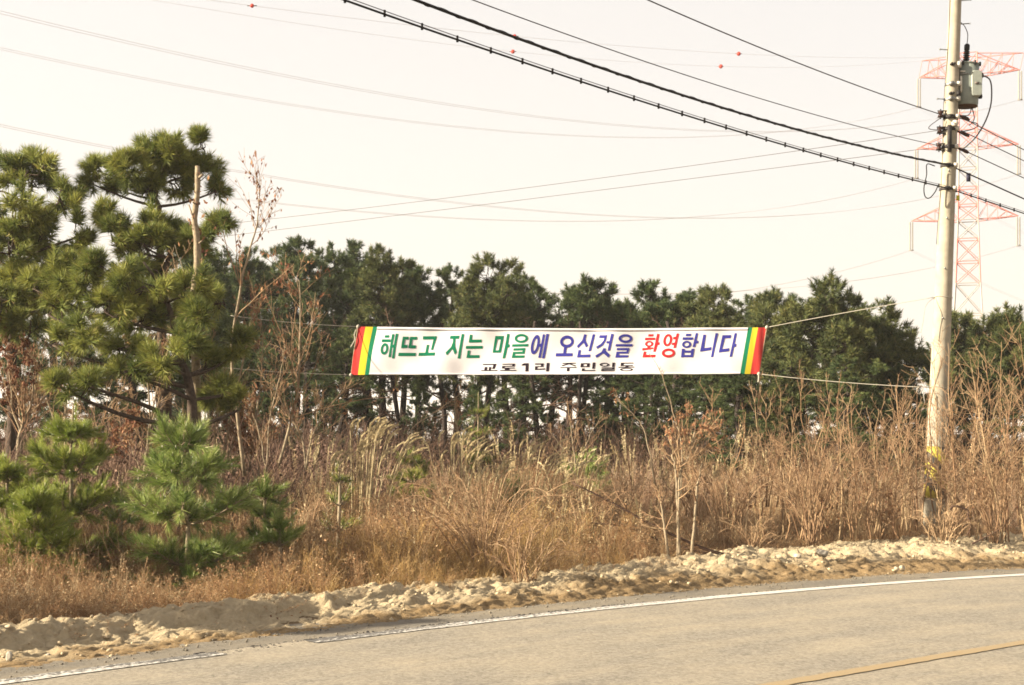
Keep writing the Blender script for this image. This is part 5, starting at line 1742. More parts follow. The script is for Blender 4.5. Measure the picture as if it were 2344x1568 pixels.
# ------------------------------------------------------------------ bare trees and shrubs
def bare_tree(name, trunks, r0, label, cat, group, seed, n1=14, n2=6, n3=0, lf=.42, a0=30, a1=60, trop=.1, leaves=0, leaf=(.04, .08), leaf_mean=.5, t0=.2,
              bark='bark_pale', twig='twig', tone=(.35, .9), rmin=.0032, taper=True, wob=.1, r1=.16, lean_leaf=.8):
    """trunks: list of world polylines that share one root"""
    rng = np.random.RandomState(seed)
    root = thing(name, trunks[0][0], label, cat, group)
    tw, lv = Acc(), Acc()
    allP = []
    for t in trunks:
        P = smooth_line(t, 16)
        P[1:-1] += rng.normal(0, .006, (14, 3)) * [1, 1, 0]
        L = np.linalg.norm(P[-1] - P[0])
        R = np.linspace(r0, max(r0 * r1, .003), 16)
        a = Acc(); a.add(*closed_tube(P, R, 8), rnd=rng.uniform(*tone)); a.build('stem' if len(trunks) > 1 else 'trunk', M[bark], root, smooth=True)
        B, BR = spawn(P[None], R[None], n1, rng, t0, .99, a0, a1, lf, .4, 8, wob, trop, .5, taper, rmin)
        tw.add(*tubes(B, np.maximum(BR, rmin * .8), 4), rnd=np.repeat(rng.uniform(*tone, n1), 8 * 4))
        allP.append(B)
        C2, CR = spawn(B, BR, n2, rng, .2, .98, 28, 58, .42, .4, 5, wob * 1.2, trop, .6, taper, rmin)
        tw.add(*tubes(C2, np.maximum(CR, rmin * .7), 3), rnd=np.repeat(rng.uniform(*tone, n1 * n2), 5 * 3))
        allP.append(C2)
        if n3:
            D3, DR = spawn(C2, CR, n3, rng, .25, .98, 28, 60, .45, .4, 4, wob * 1.3, trop, .6, taper, rmin * .8)
            tw.add(*tubes(D3, np.maximum(DR, rmin * .6), 3), rnd=np.repeat(rng.uniform(*tone, n1 * n2 * n3), 4 * 3))
            allP.append(D3)
    tw.build('twigs', M[twig], root)
    if leaves:
        Q = np.concatenate([p[:, 1:].reshape(-1, 3) for p in allP[-2 if n3 == 0 else -1:]])
        Q = Q[rng.randint(0, len(Q), leaves)]
        quads_leaf(lv, Q + rng.normal(0, .01, Q.shape), rng, *leaf, lean_leaf, leaf_mean, .5)
        lv.build('dead_leaves', M['dead_leaf'], root)
    return root


def line(y, *pts, dy=0.0):
    n = len(pts)
    return [at(px, py, y + dy * i / max(n - 1, 1)) for i, (px, py) in enumerate(pts)]


BG = 'bare saplings before the pine belt'
# sawn-off dead trunk
def sawn_trunk():
    y = 19.2
    P = smooth_line(line(y, (452, 1130), (450, 900), (445, 700), (452, 600), (450, 540), (445, 500), (452, 440), (452, 380)), 26)
    root = thing('dead_trunk', P[0], 'bare sawn-off dead trunk standing before the bent-topped pine', 'dead tree')
    a = Acc(); a.add(*closed_tube(P, np.linspace(.062, .034, 26) * (1 + .08 * np.sin(np.arange(26) * 1.7)), 10)); a.build('trunk', M['bark_pale'], root, smooth=True)
    for (x0, y0), (x1, y1), r in (((454, 408), (464, 400), .022), ((450, 470), (441, 462), .014), ((452, 560), (462, 552), .014), ((451, 640), (464, 634), .016), ((449, 655), (438, 640), .014), ((450, 520), (432, 468), .012)):
        a = Acc(); a.add(*closed_tube(np.array([at(x0, y0, y), at(x1, y1, y - .08)]), [r, r * .8], 7)); a.build('branch_stub', M['bark_pale'], root)
    rng = np.random.RandomState(4)
    a = Acc()
    q = P[rng.randint(12, 26, 50)] + rng.normal(0, .09, (50, 3)) - [0, 0, .1]
    quads_leaf(a, q, rng, .05, .09, .9); a.build('dead_leaves', M['dead_leaf'], root)


sawn_trunk()
# the tall sapling with hanging seed pods
bare_tree('bare_sapling', [line(20.0, (560, 1090), (545, 960), (530, 800), (552, 650), (575, 560), (590, 500), (598, 410)), ], .028,
          'tall slender bare sapling hung with pinkish seed pods against the sky', 'bare sapling', BG, 41, 15, 6, 0, .30, 25, 55, .06, 260, (.04, .075), .5, t0=.3, lean_leaf=1.6)
bare_tree('bare_sapling', [line(19.6, (640, 1060), (655, 1000), (682, 900), (686, 800), (688, 690), (684, 640))], .024,
          'pale bare sapling with side branches crossing both banner ropes', 'bare sapling', BG, 42, 18, 7, 2, .44, 35, 62, .07, 160, (.05, .08), .55, t0=.25)
bare_tree('bare_sapling', [line(20.4, (505, 1075), (555, 830), (570, 760), (590, 690), (640, 655), (725, 690))], .016,
          'thin sapling arching over towards the banner with a row of hanging brown leaves', 'bare sapling', BG, 43, 10, 5, 0, .22, 30, 60, .05, 150, (.05, .08), .6, t0=.3, lean_leaf=1.8)
bare_tree('bare_sapling', [line(20.8, (570, 1080), (590, 930), (600, 820), (596, 720))], .016,
          'straight thin sapling between the arching one and the pale branching one', 'bare sapling', BG, 44, 16, 5, 2, .36, 30, 60, .08, 120, (.05, .08), .5)
bare_tree('bare_sapling', [line(21.5, (1055, 1100), (1050, 1010), (1042, 945), (1040, 900))], .018,
          'tan bare sapling with upswept forks under the banner centre', 'bare sapling', BG, 45, 12, 5, 1, .27, 28, 52, .06, 40, (.04, .06), .6, t0=.25)
bare_tree('bare_sapling', [line(21.0, (925, 1060), (940, 985), (985, 950), (1050, 905), (1085, 875))], .012,
          'thin branch-like sapling leaning behind the reed clump', 'bare sapling', BG, 46, 10, 5, 1, .22, 30, 55, .1, 0)
bare_tree('bare_sapling', [line(19.0, (1560, 1130), (1560, 1010), (1545, 960), (1530, 900), (1510, 845), (1482, 805))], .011,
          'single long whip arching up across the banner below the red word', 'bare sapling', BG, 47, 9, 2, 0, .10, 40, 70, .05, 0, t0=.4, r1=.25)
bare_tree('bare_sapling', [line(19.3, (1500, 1110), (1480, 1000), (1460, 960), (1430, 930), (1405, 905))], .010,
          'thin bent whip beside the long whip, stopping below the banner', 'bare sapling', BG, 48, 8, 3, 0, .25, 30, 60, .05, 20, t0=.3)
bare_tree('bare_sapling', [line(24.5, (1320, 1100), (1310, 1000), (1300, 940)), line(24.5, (1320, 1100), (1345, 1010), (1380, 950)), line(24.5, (1320, 1100), (1290, 1030), (1255, 985))], .014,
          'three-stemmed bare shrub at the wood edge below the blue lettering', 'bare shrub', BG, 49, 10, 5, 2, .4, 25, 50, .1, 0)

bare_tree('bare_sapling', [line(19.8, (700, 1075), (715, 1000), (755, 930), (800, 880)), line(19.8, (700, 1075), (690, 1000), (650, 930), (625, 880))], .015,
          'two-forked pale sapling fanning out between the branching sapling and the banner end', 'bare sapling', BG, 141, 14, 6, 2, .42, 25, 55, .07, 60, (.03, .05), .6, t0=.2)
bare_tree('bare_sapling', [line(20.2, (610, 1080), (618, 960), (640, 860), (655, 790)), line(20.2, (610, 1080), (590, 980), (560, 900))], .015,
          'thin two-stemmed sapling behind the upper rope, rising beside the arching one', 'bare sapling', BG, 142, 14, 6, 2, .40, 25, 55, .07, 120, (.04, .06), .5, t0=.2)
bare_tree('bare_sapling', [line(20.6, (535, 1090), (520, 980), (500, 860), (480, 760)), line(20.6, (535, 1090), (560, 990), (570, 900))], .014,
          'pale fork-branched sapling crossing the front of the crooked pine skirts', 'bare sapling', BG, 143, 14, 6, 2, .40, 25, 55, .07, 160, (.04, .06), .4, t0=.2)
bare_tree('bare_sapling', [line(19.4, (330, 1090), (345, 960), (390, 780), (420, 640), (400, 560)), line(19.4, (345, 960), (330, 800), (300, 680))], .013,
          'thin pale sapling branching up through the crooked pine crown', 'bare sapling', BG, 144, 12, 6, 1, .30, 25, 55, .07, 260, (.04, .06), .35, t0=.3)
# leafy reddish shrubs at the left
LG = 'reddish leafy shrubs in front of the dark pines'
bare_tree('leafy_shrub', [line(20.0, (40, 1080), (48, 980), (70, 930), (80, 850), (105, 790)), line(20.0, (40, 1080), (42, 1010), (60, 960), (110, 900), (150, 800), (160, 750)), line(20.0, (40, 1080), (50, 1000), (30, 940), (20, 840), (-10, 780))], .026,
          'reddish-leaved shrub with pale crooked stems at the picture edge', 'shrub', LG, 51, 16, 7, 2, .42, 28, 60, .08, 2200, (.035, .06), .3)
bare_tree('leafy_shrub', [line(21.5, (150, 1050), (150, 930), (170, 820), (200, 760)), line(21.5, (150, 1050), (120, 950), (90, 850), (70, 790))], .02,
          'dim reddish shrub behind the tall-leader young pine', 'shrub', LG, 52, 16, 7, 2, .42, 28, 60, .08, 1300, (.035, .06), .25)
bare_tree('leafy_shrub', [line(19.0, (215, 1090), (220, 1000), (250, 930), (290, 880)), line(19.0, (215, 1090), (190, 1000), (165, 940)), line(19.0, (215, 1090), (260, 1010), (320, 960))], .017,
          'tangled brown shrub under the long yellow-green pine branch', 'shrub', LG, 53, 16, 7, 2, .45, 28, 60, .04, 900, (.035, .06), .45)
bare_tree('leafy_shrub', [line(19.5, (330, 1100), (340, 1000), (360, 930), (380, 870)), line(19.5, (330, 1100), (300, 1020), (270, 960)), line(19.5, (330, 1100), (370, 1040), (410, 1000))], .017,
          'tangled brown shrub beside the crooked pine trunk', 'shrub', LG, 54, 16, 7, 2, .45, 28, 60, .04, 800, (.035, .06), .5)
bare_tree('leafy_shrub', [line(20.5, (500, 1110), (490, 1000), (500, 930), (480, 860)), line(20.5, (500, 1110), (530, 1020), (550, 950))], .017,
          'twiggy brown shrub right of the crooked pine trunk', 'shrub', LG, 55, 16, 7, 2, .45, 28, 60, .06, 500, (.035, .06), .5)
bare_tree('leafy_shrub', [line(20.5, (590, 1110), (600, 1020), (630, 950)), line(20.5, (590, 1110), (560, 1030), (545, 975))], .015,
          'twiggy brown shrub under the lower banner rope', 'shrub', LG, 56, 16, 7, 2, .45, 28, 60, .06, 400, (.035, .06), .5)


# ------------------------------------------------------------------ the thicket by the pole and the cut shrub
TG = 'bare shrubs of the thicket round the pole'
def thicket():
    rng = np.random.RandomState(61)
    spec = [
        # px foot, py foot, top y, spread, depth, stems, label
        (1640, 1200, 945, 130, 21.5, 6, 'thin shrub behind the cut shrub, twigs tangled over the dark wood'),
        (1715, 1225, 905, 110, 21.0, 6, 'shrub with slim reddish stems below the banner end'),
        (1775, 1160, 870, 110, 22.5, 6, 'bundle of straight stems rising just below the banner rope'),
        (1845, 1235, 930, 120, 20.8, 6, 'shrub with an arched tan branch midway between cut shrub and pole'),
        (1905, 1165, 880, 120, 22.6, 6, 'shrub with a dark doubled stem below the lower banner rope'),
        (1960, 1235, 935, 110, 20.6, 6, 'shrub with two pale leaning stems left of the pole'),
        (2030, 1235, 950, 110, 20.8, 6, 'shrub whose straight pale stem stands just left of the pole'),
        (2085, 1215, 890, 90, 22.0, 6, 'shrub with dark upright stems touching the pole foot'),
        (2165, 1235, 800, 90, 21.2, 5, 'tall shrub crossing before the pole with a long slanting stem'),
        (2215, 1240, 900, 110, 21.0, 6, 'shrub with vine-like bent branches beyond the pole foot'),
        (2255, 1190, 810, 120, 22.5, 6, 'tall forked shrub beyond the pole, reaching above the pine skirts'),
        (2305, 1240, 860, 120, 20.6, 6, 'shrub with a straight pale stem near the picture edge'),
        (2350, 1200, 780, 120, 21.8, 6, 'tallest shrub at the picture edge beyond the pole'),
        (1585, 1180, 960, 130, 22.5, 5, 'twiggy shrub in the haze of brush behind the cut shrub'),
        (1480, 1190, 985, 140, 22.0, 5, 'leafy tan shrub between the seedling and the cut shrub'),
        (2130, 1180, 870, 120, 23.6, 5, 'thin shrub standing hidden behind the pole foot'),
        (1815, 1190, 900, 120, 24.0, 5, 'faint shrub at the back of the thicket before the sunlit pine'),
        (2000, 1170, 905, 130, 24.4, 5, 'faint twiggy shrub at the back of the thicket near the rope knot'),
    ]
    for k, (px, pb, pt, wd, y, ns, lab) in enumerate(spec):
        ns += 2
        tr = []
        for i in range(ns):
            f = (i + .5) / ns * 2 - 1
            x1 = px + f * wd * .5 + rng.normal(0, 26)
            yt = pt + 75 + abs(f) * 60 + rng.uniform(0, 90) if i % 5 else pt + rng.uniform(-25, 25)
            b = at(px + f * wd * .38 + rng.normal(0, 9), pb, y + rng.uniform(-.35, .35))
            if y < 24 and abs((b[0] / b[1]) * F + CX - 2122) < 10: b = at(px + f * 10 + (85 if px > 2122 else -85), pb, y)
            if y < 24 and abs(x1 - 2128) < 9: x1 += 50 if x1 > 2128 else -50; b[2] = float(gz(b[0], b[1])) - .03
            t = at(x1, yt, y + rng.uniform(-.4, .4))
            m1 = b + (t - b) * .35 + rng.normal(0, .02, 3) * [1, 1, 0] + np.array([(px - x1) * .18 / F * y, 0, 0])
            m2 = b + (t - b) * .7 + rng.normal(0, .025, 3) * [1, 1, 0]
            tr.append([b, m1, m2, t])
        bare_tree('bare_shrub', tr, .0105 + .007 * rng.rand(), lab, 'bare shrub', TG, 600 + k, 12, 4, 0, .34, 22, 60, .07, 40 if k % 3 else 120, (.03, .06), .6, t0=.22,
                  bark='stem_tan', tone=(.15, 1.0), rmin=.0036)


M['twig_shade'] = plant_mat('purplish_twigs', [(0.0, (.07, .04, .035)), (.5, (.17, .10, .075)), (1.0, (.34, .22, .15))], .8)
M['stem_tan'] = plant_mat('tan_stems', [(0.0, (.17, .09, .055)), (.5, (.36, .22, .12)), (1.0, (.52, .38, .22))], .8)
thicket()

# cut shrub: three sawn pale stems with a mop of sprouts
CUT_Y = 17.6
def cut_shrub():
    y = CUT_Y
    rng = np.random.RandomState(62)
    def foot(px, py, d=0):
        p = at(px, py, y + d); return p
    b0, b1, b2 = at(1553, 1302, y), at(1531, 1296, y), at(1580, 1302, y)
    tr = [[b0, at(1552, 1210, y), at(1549, 1130, y), at(1546, 1075, y), at(1538, 1040, y)],
          [b1, at(1524, 1230, y), at(1517, 1180, y), at(1513, 1135, y)],
          [b2, at(1589, 1220, y), at(1596, 1130, y), at(1602, 1085, y), at(1606, 1060, y)],
          [b0, at(1556, 1100, y), at(1575, 1050, y), at(1590, 990, y)]]
    root = bare_tree('cut_shrub', tr, .021, 'cut-back shrub of three pale sawn stems with a mop of sprouts, nearest the road', 'shrub', 'bare shrubs of the thicket round the pole', 63,
                     12, 6, 3, .5, 30, 75, .08, 420, (.03, .06), .65, t0=.42, bark='bark_pale', tone=(.35, .95), rmin=.0034, r1=.5)
    return root
cut_shrub()


def fallen(name, pts, r, label, seed, n1=10):
    rng = np.random.RandomState(seed)
    P = smooth_line(pts, 20)
    root = thing(name, P[0], label, 'branch', 'fallen branches at the verge')
    R = np.linspace(r, r * .4, 20)
    a = Acc(); a.add(*closed_tube(P, R, 7), rnd=.3); a.build('limb', M['twig_dark'], root)
    B, BR = spawn(P[None], R[None], n1, rng, .15, .95, 30, 60, .3, .4, 6, .14, .02, .5, rmin=.003)
    C2, CR = spawn(B, BR, 4, rng, .3, .95, 30, 60, .4, .4, 4, .14, .0, .6, rmin=.0025)
    a = Acc(); a.add(*tubes(B, BR, 4), rnd=.4); a.add(*tubes(C2, CR, 3), rnd=.6); a.build('twigs', M['twig'], root)


fallen('fallen_branch', line(17.9, (1690, 1276), (1630, 1262), (1575, 1240), (1500, 1205), (1400, 1150), (1310, 1105)), .024, 'dark fallen branch lying through the cut shrub, thicker of the two', 71)
fallen('fallen_branch', line(18.2, (1685, 1285), (1600, 1262), (1520, 1240), (1430, 1205), (1330, 1195)), .02, 'thinner dark fallen branch just under the thicker one behind the cut shrub', 72)
fallen('fallen_branch', line(20.0, (2175, 1166), (2185, 1158), (2215, 1168), (2216, 1180), (2222, 1205), (2212, 1228)), .018, 'broken bent tan branch with pale ends at the pole foot', 73, 4)
fallen('fallen_branch', line(19.4, (2225, 1245), (2255, 1230), (2300, 1205)), .012, 'thin pale stick slanting up from the bank beyond the pole', 74, 3)


def bramble(px, pb, y, wd, hp, label, seed, n=22, tone=(.3, .9), r=.0065):
    """long arching canes from one stool"""
    rng = np.random.RandomState(seed)
    b = at(px, pb, y); b[2] = float(gz(b[0], b[1]))
    root = thing('bramble', b, label, 'bramble', 'arching brambles in the brush')
    s = y / F
    a = rng.rand(n) * 6.28
    rad = wd / 2 * s * rng.uniform(.3, 1.0, n); h = hp * s * rng.uniform(.5, 1.05, n)
    t = np.linspace(0, 1, 12)[None, :, None]
    d = np.stack([np.cos(a), np.sin(a) * .7, a * 0], 1)[:, None]
    P = b + rng.normal(0, .06, (n, 1, 3)) * [1, 1, 0] + d * rad[:, None, None] * t ** 1.15 + np.array([0, 0, 1.0]) * h[:, None, None] * (np.sin(np.pi * .62 * t) / math.sin(math.pi * .5))
    P = P + np.cumsum(rng.normal(0, .008, P.shape), 1)
    R = np.linspace(r, r * .35, 12)[None].repeat(n, 0)
    A = Acc(); A.add(*tubes(P, R, 4), rnd=np.repeat(rng.uniform(*tone, n), 48)); A.build('canes', M['twig'], root)
    B, BR = spawn(P, R, 9, rng, .25, .98, 25, 55, .25, .5, 5, .12, .06, .6, rmin=.0024)
    A = Acc(); A.add(*tubes(B, BR, 3), rnd=np.repeat(rng.uniform(*tone, n * 9), 15))
    C2, CR = spawn(B, BR, 3, rng, .25, .98, 25, 55, .4, .5, 4, .12, .05, .7, rmin=.002)
    A.add(*tubes(C2, CR, 3), rnd=np.repeat(rng.uniform(*tone, n * 27), 12))
    A.build('twigs', M['twig'], root)


bramble(1110, 1300, 15.9, 560, 260, 'wide arching bramble sprawling in the middle of the brush', 81, 46)
bramble(1200, 1320, 15.2, 300, 170, 'smaller bramble in front of the wide one, dark stems low on the bank', 82, 24)
bramble(960, 1230, 18.2, 320, 170, 'reddish bramble behind the wide one below the reed clump', 83, 26)
bramble(1330, 1220, 18.5, 320, 170, 'reddish bramble left of the cut shrub', 84, 26)
bramble(1430, 1160, 21.5, 260, 150, 'reddish bramble at the wood edge left of the long whip', 85, 22)
bramble(700, 1240, 17.6, 260, 160, 'pinkish bramble beside the slender pale pine sapling', 86, 24)
bramble(1860, 1225, 20.4, 420, 250, 'arching canes crossing in the thicket midway to the pole', 91, 26, (.2, .8))
bramble(2010, 1220, 21.4, 420, 270, 'arching canes crossing in the thicket just left of the pole', 92, 26, (.2, .8))
bramble(2280, 1225, 20.6, 380, 270, 'arching canes crossing in the thicket beyond the pole', 93, 26, (.2, .8))
bramble(1660, 1235, 19.6, 340, 200, 'arching canes spreading behind the cut shrub', 94, 22, (.2, .8))
bramble(2160, 1240, 20.2, 200, 120, 'tangle of bent tan canes at the pole foot', 87, 26, (.6, 1.0), .009)
bramble(1720, 1245, 19.2, 220, 100, 'low tangle of canes on the bank between cut shrub and thicket', 88, 20, (.5, 1.0))


# ------------------------------------------------------------------ silver grass with plumes
def reed_clump(px, pb, pt, wd, y, label, seed, n=34, plume=.26):
    rng = np.random.RandomState(seed)
    s = y / F
    b = at(px, pb, y); b[2] = float(gz(b[0], b[1]))
    H = at(px, pt, y)[2] - b[2]
    root = thing('silver_grass', b, label, 'grass clump', 'silver grass clumps before the pines')
    x = rng.normal(0, .5, n); bx = x * wd * .35 * s
    h = H * rng.uniform(.72, 1.0, n)
    t = np.linspace(0, 1, 8)[None, :, None]
    base = b + np.stack([bx, rng.normal(0, .15, n), np.zeros(n)], 1)
    lean = np.stack([x * wd * .3 * s + rng.normal(.1, .08, n), rng.normal(0, .12, n), np.zeros(n)], 1)
    P = base[:, None] + np.array([0, 0, 1.0]) * h[:, None, None] * t + lean[:, None] * t ** 2.2
    a = Acc(); a.add(*tubes(P, np.linspace(.008, .0045, 8)[None].repeat(n, 0), 4), rnd=np.repeat(rng.uniform(.5, 1, n), 32)); a.build('stalks', M['straw'], root)
    # plumes: drooping brushes of fine hairs
    a = Acc()
    tip, dr = P[:, -1], unit(P[:, -1] - P[:, -2])
    for k in range(n):
        m = 60
        u = rng.rand(m)
        L = plume * rng.uniform(.8, 1.15)
        side = unit(lean[k] * [1, .4, 0] + [.15, 0, 0])
        ax = tip[k] + dr[k] * (u * L)[:, None] + side * (u ** 2 * L * .45)[:, None] - np.array([0, 0, 1]) * (u ** 2.5 * L * .3)[:, None]
        d = unit(dr[k] + side * (.5 + u)[:, None] * .6 + rng.normal(0, .28, (m, 3)))
        l = .075 * (1 - .5 * u)[:, None]
        w = unit(np.cross(d, rng.normal(size=(m, 3)))) * .0075
        V = np.stack([ax - w, ax + w, ax + d * l], 1)
        a.add(V.reshape(-1, 3), np.arange(m * 3).reshape(-1, 3), rng.uniform(.8, 1.0))
    a.build('plumes', M['straw'], root)
    # basal leaves
    m = n * 5
    a0 = rng.rand(m) * 6.28
    t = np.linspace(0, 1, 6)[None, :, None]
    d = np.stack([np.cos(a0), np.sin(a0), a0 * 0], 1)
    L = rng.uniform(.5, 1.0, m) * H * .7
    bb = b + np.stack([rng.normal(0, .5, m) * wd * .35 * s, rng.normal(0, .15, m), np.zeros(m)], 1)
    Q = bb[:, None] + np.array([0, 0, 1.0]) * (L[:, None, None] * (t - .42 * t ** 2.4)) + d[:, None] * (L * rng.uniform(.15, .5, m))[:, None, None] * t ** 1.8
    wv = np.stack([-np.sin(a0), np.cos(a0), a0 * 0], 1)[:, None] * (.007 * (1 - t * .9))
    V = np.stack([Q - wv, Q + wv], 2).reshape(-1, 3)
    i = (np.arange(m)[:, None] * 12 + np.arange(5)[None] * 2).ravel()
    a = Acc(); a.add(V, np.stack([i, i + 1, i + 3, i + 2], -1), np.repeat(rng.uniform(.1, .9, m), 12)); a.build('leaves', M['straw'], root)


reed_clump(838, 1140, 984, 110, 20.6, 'tallest silver grass clump with pale plumes beside the banner end', 91, 42)
reed_clump(755, 1130, 1020, 80, 22.4, 'sparse silver grass beside the tallest clump', 95, 16)
reed_clump(1050, 1140, 1000, 110, 21.0, 'silver grass clump around the tan sapling under the banner', 92, 26)
reed_clump(1195, 1150, 1028, 120, 21.2, 'silver grass clump with nodding plumes below the black lettering', 93, 24)
reed_clump(1120, 1150, 1060, 80, 22.4, 'small silver grass clump between two larger ones', 94, 12)
reed_clump(1330, 1140, 1050, 160, 23.5, 'low silver grass at the wood edge below the blue lettering', 96, 18)


# ------------------------------------------------------------------ dry undergrowth
def weed_template(kind, rng):
    """a plant about 1 m tall at the origin: V, F, tone"""
    a = Acc()
    up = np.array([0, 0, 1.0])
    if kind == 'feather':                                       # mugwort-like: wiry stems, many fine side twigs with seeds
        n = 5
        p0 = rng.normal(0, .05, (n, 3)) * [1, 1, 0]
        d = unit(rng.normal(0, .22, (n, 3)) * [1, 1, .1] + up)
        P = curve_from(p0, d, rng.uniform(.7, 1.05, n), 6, rng, .07, .02)
        a.add(*tubes(P, np.linspace(.0045, .0018, 6)[None].repeat(n, 0), 3), rnd=np.repeat(rng.uniform(.4, .8, n), 18))
        B, BR = spawn(P, np.full((n, 6), .003), 15, rng, .2, .99, 22, 50, .30, .4, 4, .14, .08, .6)
        w = np.full(len(B), .0022)
        D = unit(B[:, -1] - B[:, 0]); wv = unit(np.cross(D, rng.normal(size=D.shape)))[:, None] * (w[:, None, None] * np.linspace(1, .5, 4)[None, :, None])
        V = np.stack([B - wv, B + wv], 2).reshape(-1, 3)
        i = (np.arange(len(B))[:, None] * 8 + np.arange(3)[None] * 2).ravel()
        a.add(V, np.stack([i, i + 1, i + 3, i + 2], -1), np.repeat(rng.uniform(.2, .75, len(B)), 8))
        # seed heads and withered scraps along the twigs
        Q = B[:, 1:].reshape(-1, 3)
        Q = np.concatenate([Q, Q]) + rng.normal(0, .018, (len(Q) * 2, 3))
        m = len(Q); dd = rng.normal(size=(m, 3)); dd = unit(dd) * rng.uniform(.008, .02, (m, 1))
        e = unit(np.cross(dd, rng.normal(size=(m, 3)))) * .0055
        a.add(np.stack([Q - e, Q + e, Q + dd], 1).reshape(-1, 3), np.arange(m * 3).reshape(-1, 3), np.repeat(rng.uniform(.1, .7, m), 3))
    elif kind == 'grass':
        m = 34
        a0 = rng.rand(m) * 6.28
        t = np.linspace(0, 1, 5)[None, :, None]
        d = np.stack([np.cos(a0), np.sin(a0), a0 * 0], 1)
        L = rng.uniform(.5, 1.1, m)
        bb = rng.normal(0, .06, (m, 3)) * [1, 1, 0]
        Q = bb[:, None] + up * (L[:, None, None] * (t - .40 * t ** 2.2)) + d[:, None] * (L * rng.uniform(.1, .55, m))[:, None, None] * t ** 1.7
        wv = np.stack([-np.sin(a0), np.cos(a0), a0 * 0], 1)[:, None] * (.0042 * (1 - t * .85))
        V = np.stack([Q - wv, Q + wv], 2).reshape(-1, 3)
        i = (np.arange(m)[:, None] * 10 + np.arange(4)[None] * 2).ravel()
        a.add(V, np.stack([i, i + 1, i + 3, i + 2], -1), np.repeat(rng.uniform(.0, 1, m), 10))
    elif kind == 'leafy':                                       # curled dead leaves on thin stems
        n = 4
        p0 = rng.normal(0, .06, (n, 3)) * [1, 1, 0]
        d = unit(rng.normal(0, .35, (n, 3)) * [1, 1, .1] + up)
        P = curve_from(p0, d, rng.uniform(.55, 1.0, n), 6, rng, .12, .0)
        a.add(*tubes(P, np.linspace(.0055, .002, 6)[None].repeat(n, 0), 3), rnd=np.repeat(rng.uniform(.3, .9, n), 18))
        B, BR = spawn(P, np.full((n, 6), .003), 7, rng, .15, .98, 30, 65, .32, .4, 4, .16, .05, .6)
        a.add(*tubes(B, np.full(B.shape[:2], .0018), 3), rnd=np.repeat(rng.uniform(.3, .9, len(B)), 12))
        Q = B[:, 1:].reshape(-1, 3)
        Q = Q[rng.randint(0, len(Q), 85)]
        quads_leaf(a, Q + rng.normal(0, .015, Q.shape), rng, .025, .06, .3, .5, .45)
    elif kind == 'seedhead':                                    # single stalks with a loose tuft of seeds
        n = 3
        p0 = rng.normal(0, .06, (n, 3)) * [1, 1, 0]
        d = unit(rng.normal(0, .1, (n, 3)) * [1, 1, .1] + up)
        P = curve_from(p0, d, rng.uniform(.75, 1.05, n), 6, rng, .05, .0)
        a.add(*tubes(P, np.linspace(.0045, .0018, 6)[None].repeat(n, 0), 3), rnd=np.repeat(rng.uniform(.3, .9, n), 18))
        for q in range(n):
            m = 30
            u = rng.rand(m)[:, None]
            ax = P[q, -2] + (P[q, -1] - P[q, -2]) * (u * 1.3)
            dd = unit(unit(P[q, -1] - P[q, -2]) + rng.normal(0, .7, (m, 3))) * .05 * (1.2 - u)
            e = unit(np.cross(dd, rng.normal(size=(m, 3)))) * .005
            a.add(np.stack([ax - e, ax + e, ax + dd], 1).reshape(-1, 3), np.arange(m * 3).reshape(-1, 3), rng.uniform(.5, 1))
            m = 7                                               # withered leaves down the stalk
            ax = P[q, rng.randint(1, 4, m)]
            dd = unit(rng.normal(size=(m, 3)) * [1, 1, .5] - [0, 0, .4]) * rng.uniform(.08, .2, (m, 1))
            e = unit(np.cross(dd, up)) * .005
            a.add(np.stack([ax - e, ax + e, ax + dd], 1).reshape(-1, 3), np.arange(m * 3).reshape(-1, 3), rng.uniform(.1, .6))
    elif kind == 'wiry':                                        # bare wiry switches
        n = 7
        p0 = rng.normal(0, .08, (n, 3)) * [1, 1, 0]
        d = unit(rng.normal(0, .3, (n, 3)) * [1, 1, .1] + up)
        P = curve_from(p0, d, rng.uniform(.6, 1.15, n), 6, rng, .08, .03)
        a.add(*tubes(P, np.linspace(.0055, .002, 6)[None].repeat(n, 0), 3), rnd=np.repeat(rng.uniform(.35, 1, n), 18))
        B, BR = spawn(P, np.full((n, 6), .003), 9, rng, .2, .98, 20, 45, .3, .4, 4, .1, .1, .6)
        a.add(*tubes(B, np.full(B.shape[:2], .002), 3), rnd=np.repeat(rng.uniform(.2, .9, len(B)), 12))
    f3 = [f for f in a.F3]
    for f in a.F4: f3 += [f[:, [0, 1, 2]], f[:, [0, 2, 3]]]
    return np.concatenate(a.V), np.concatenate(f3), np.concatenate(a.A)


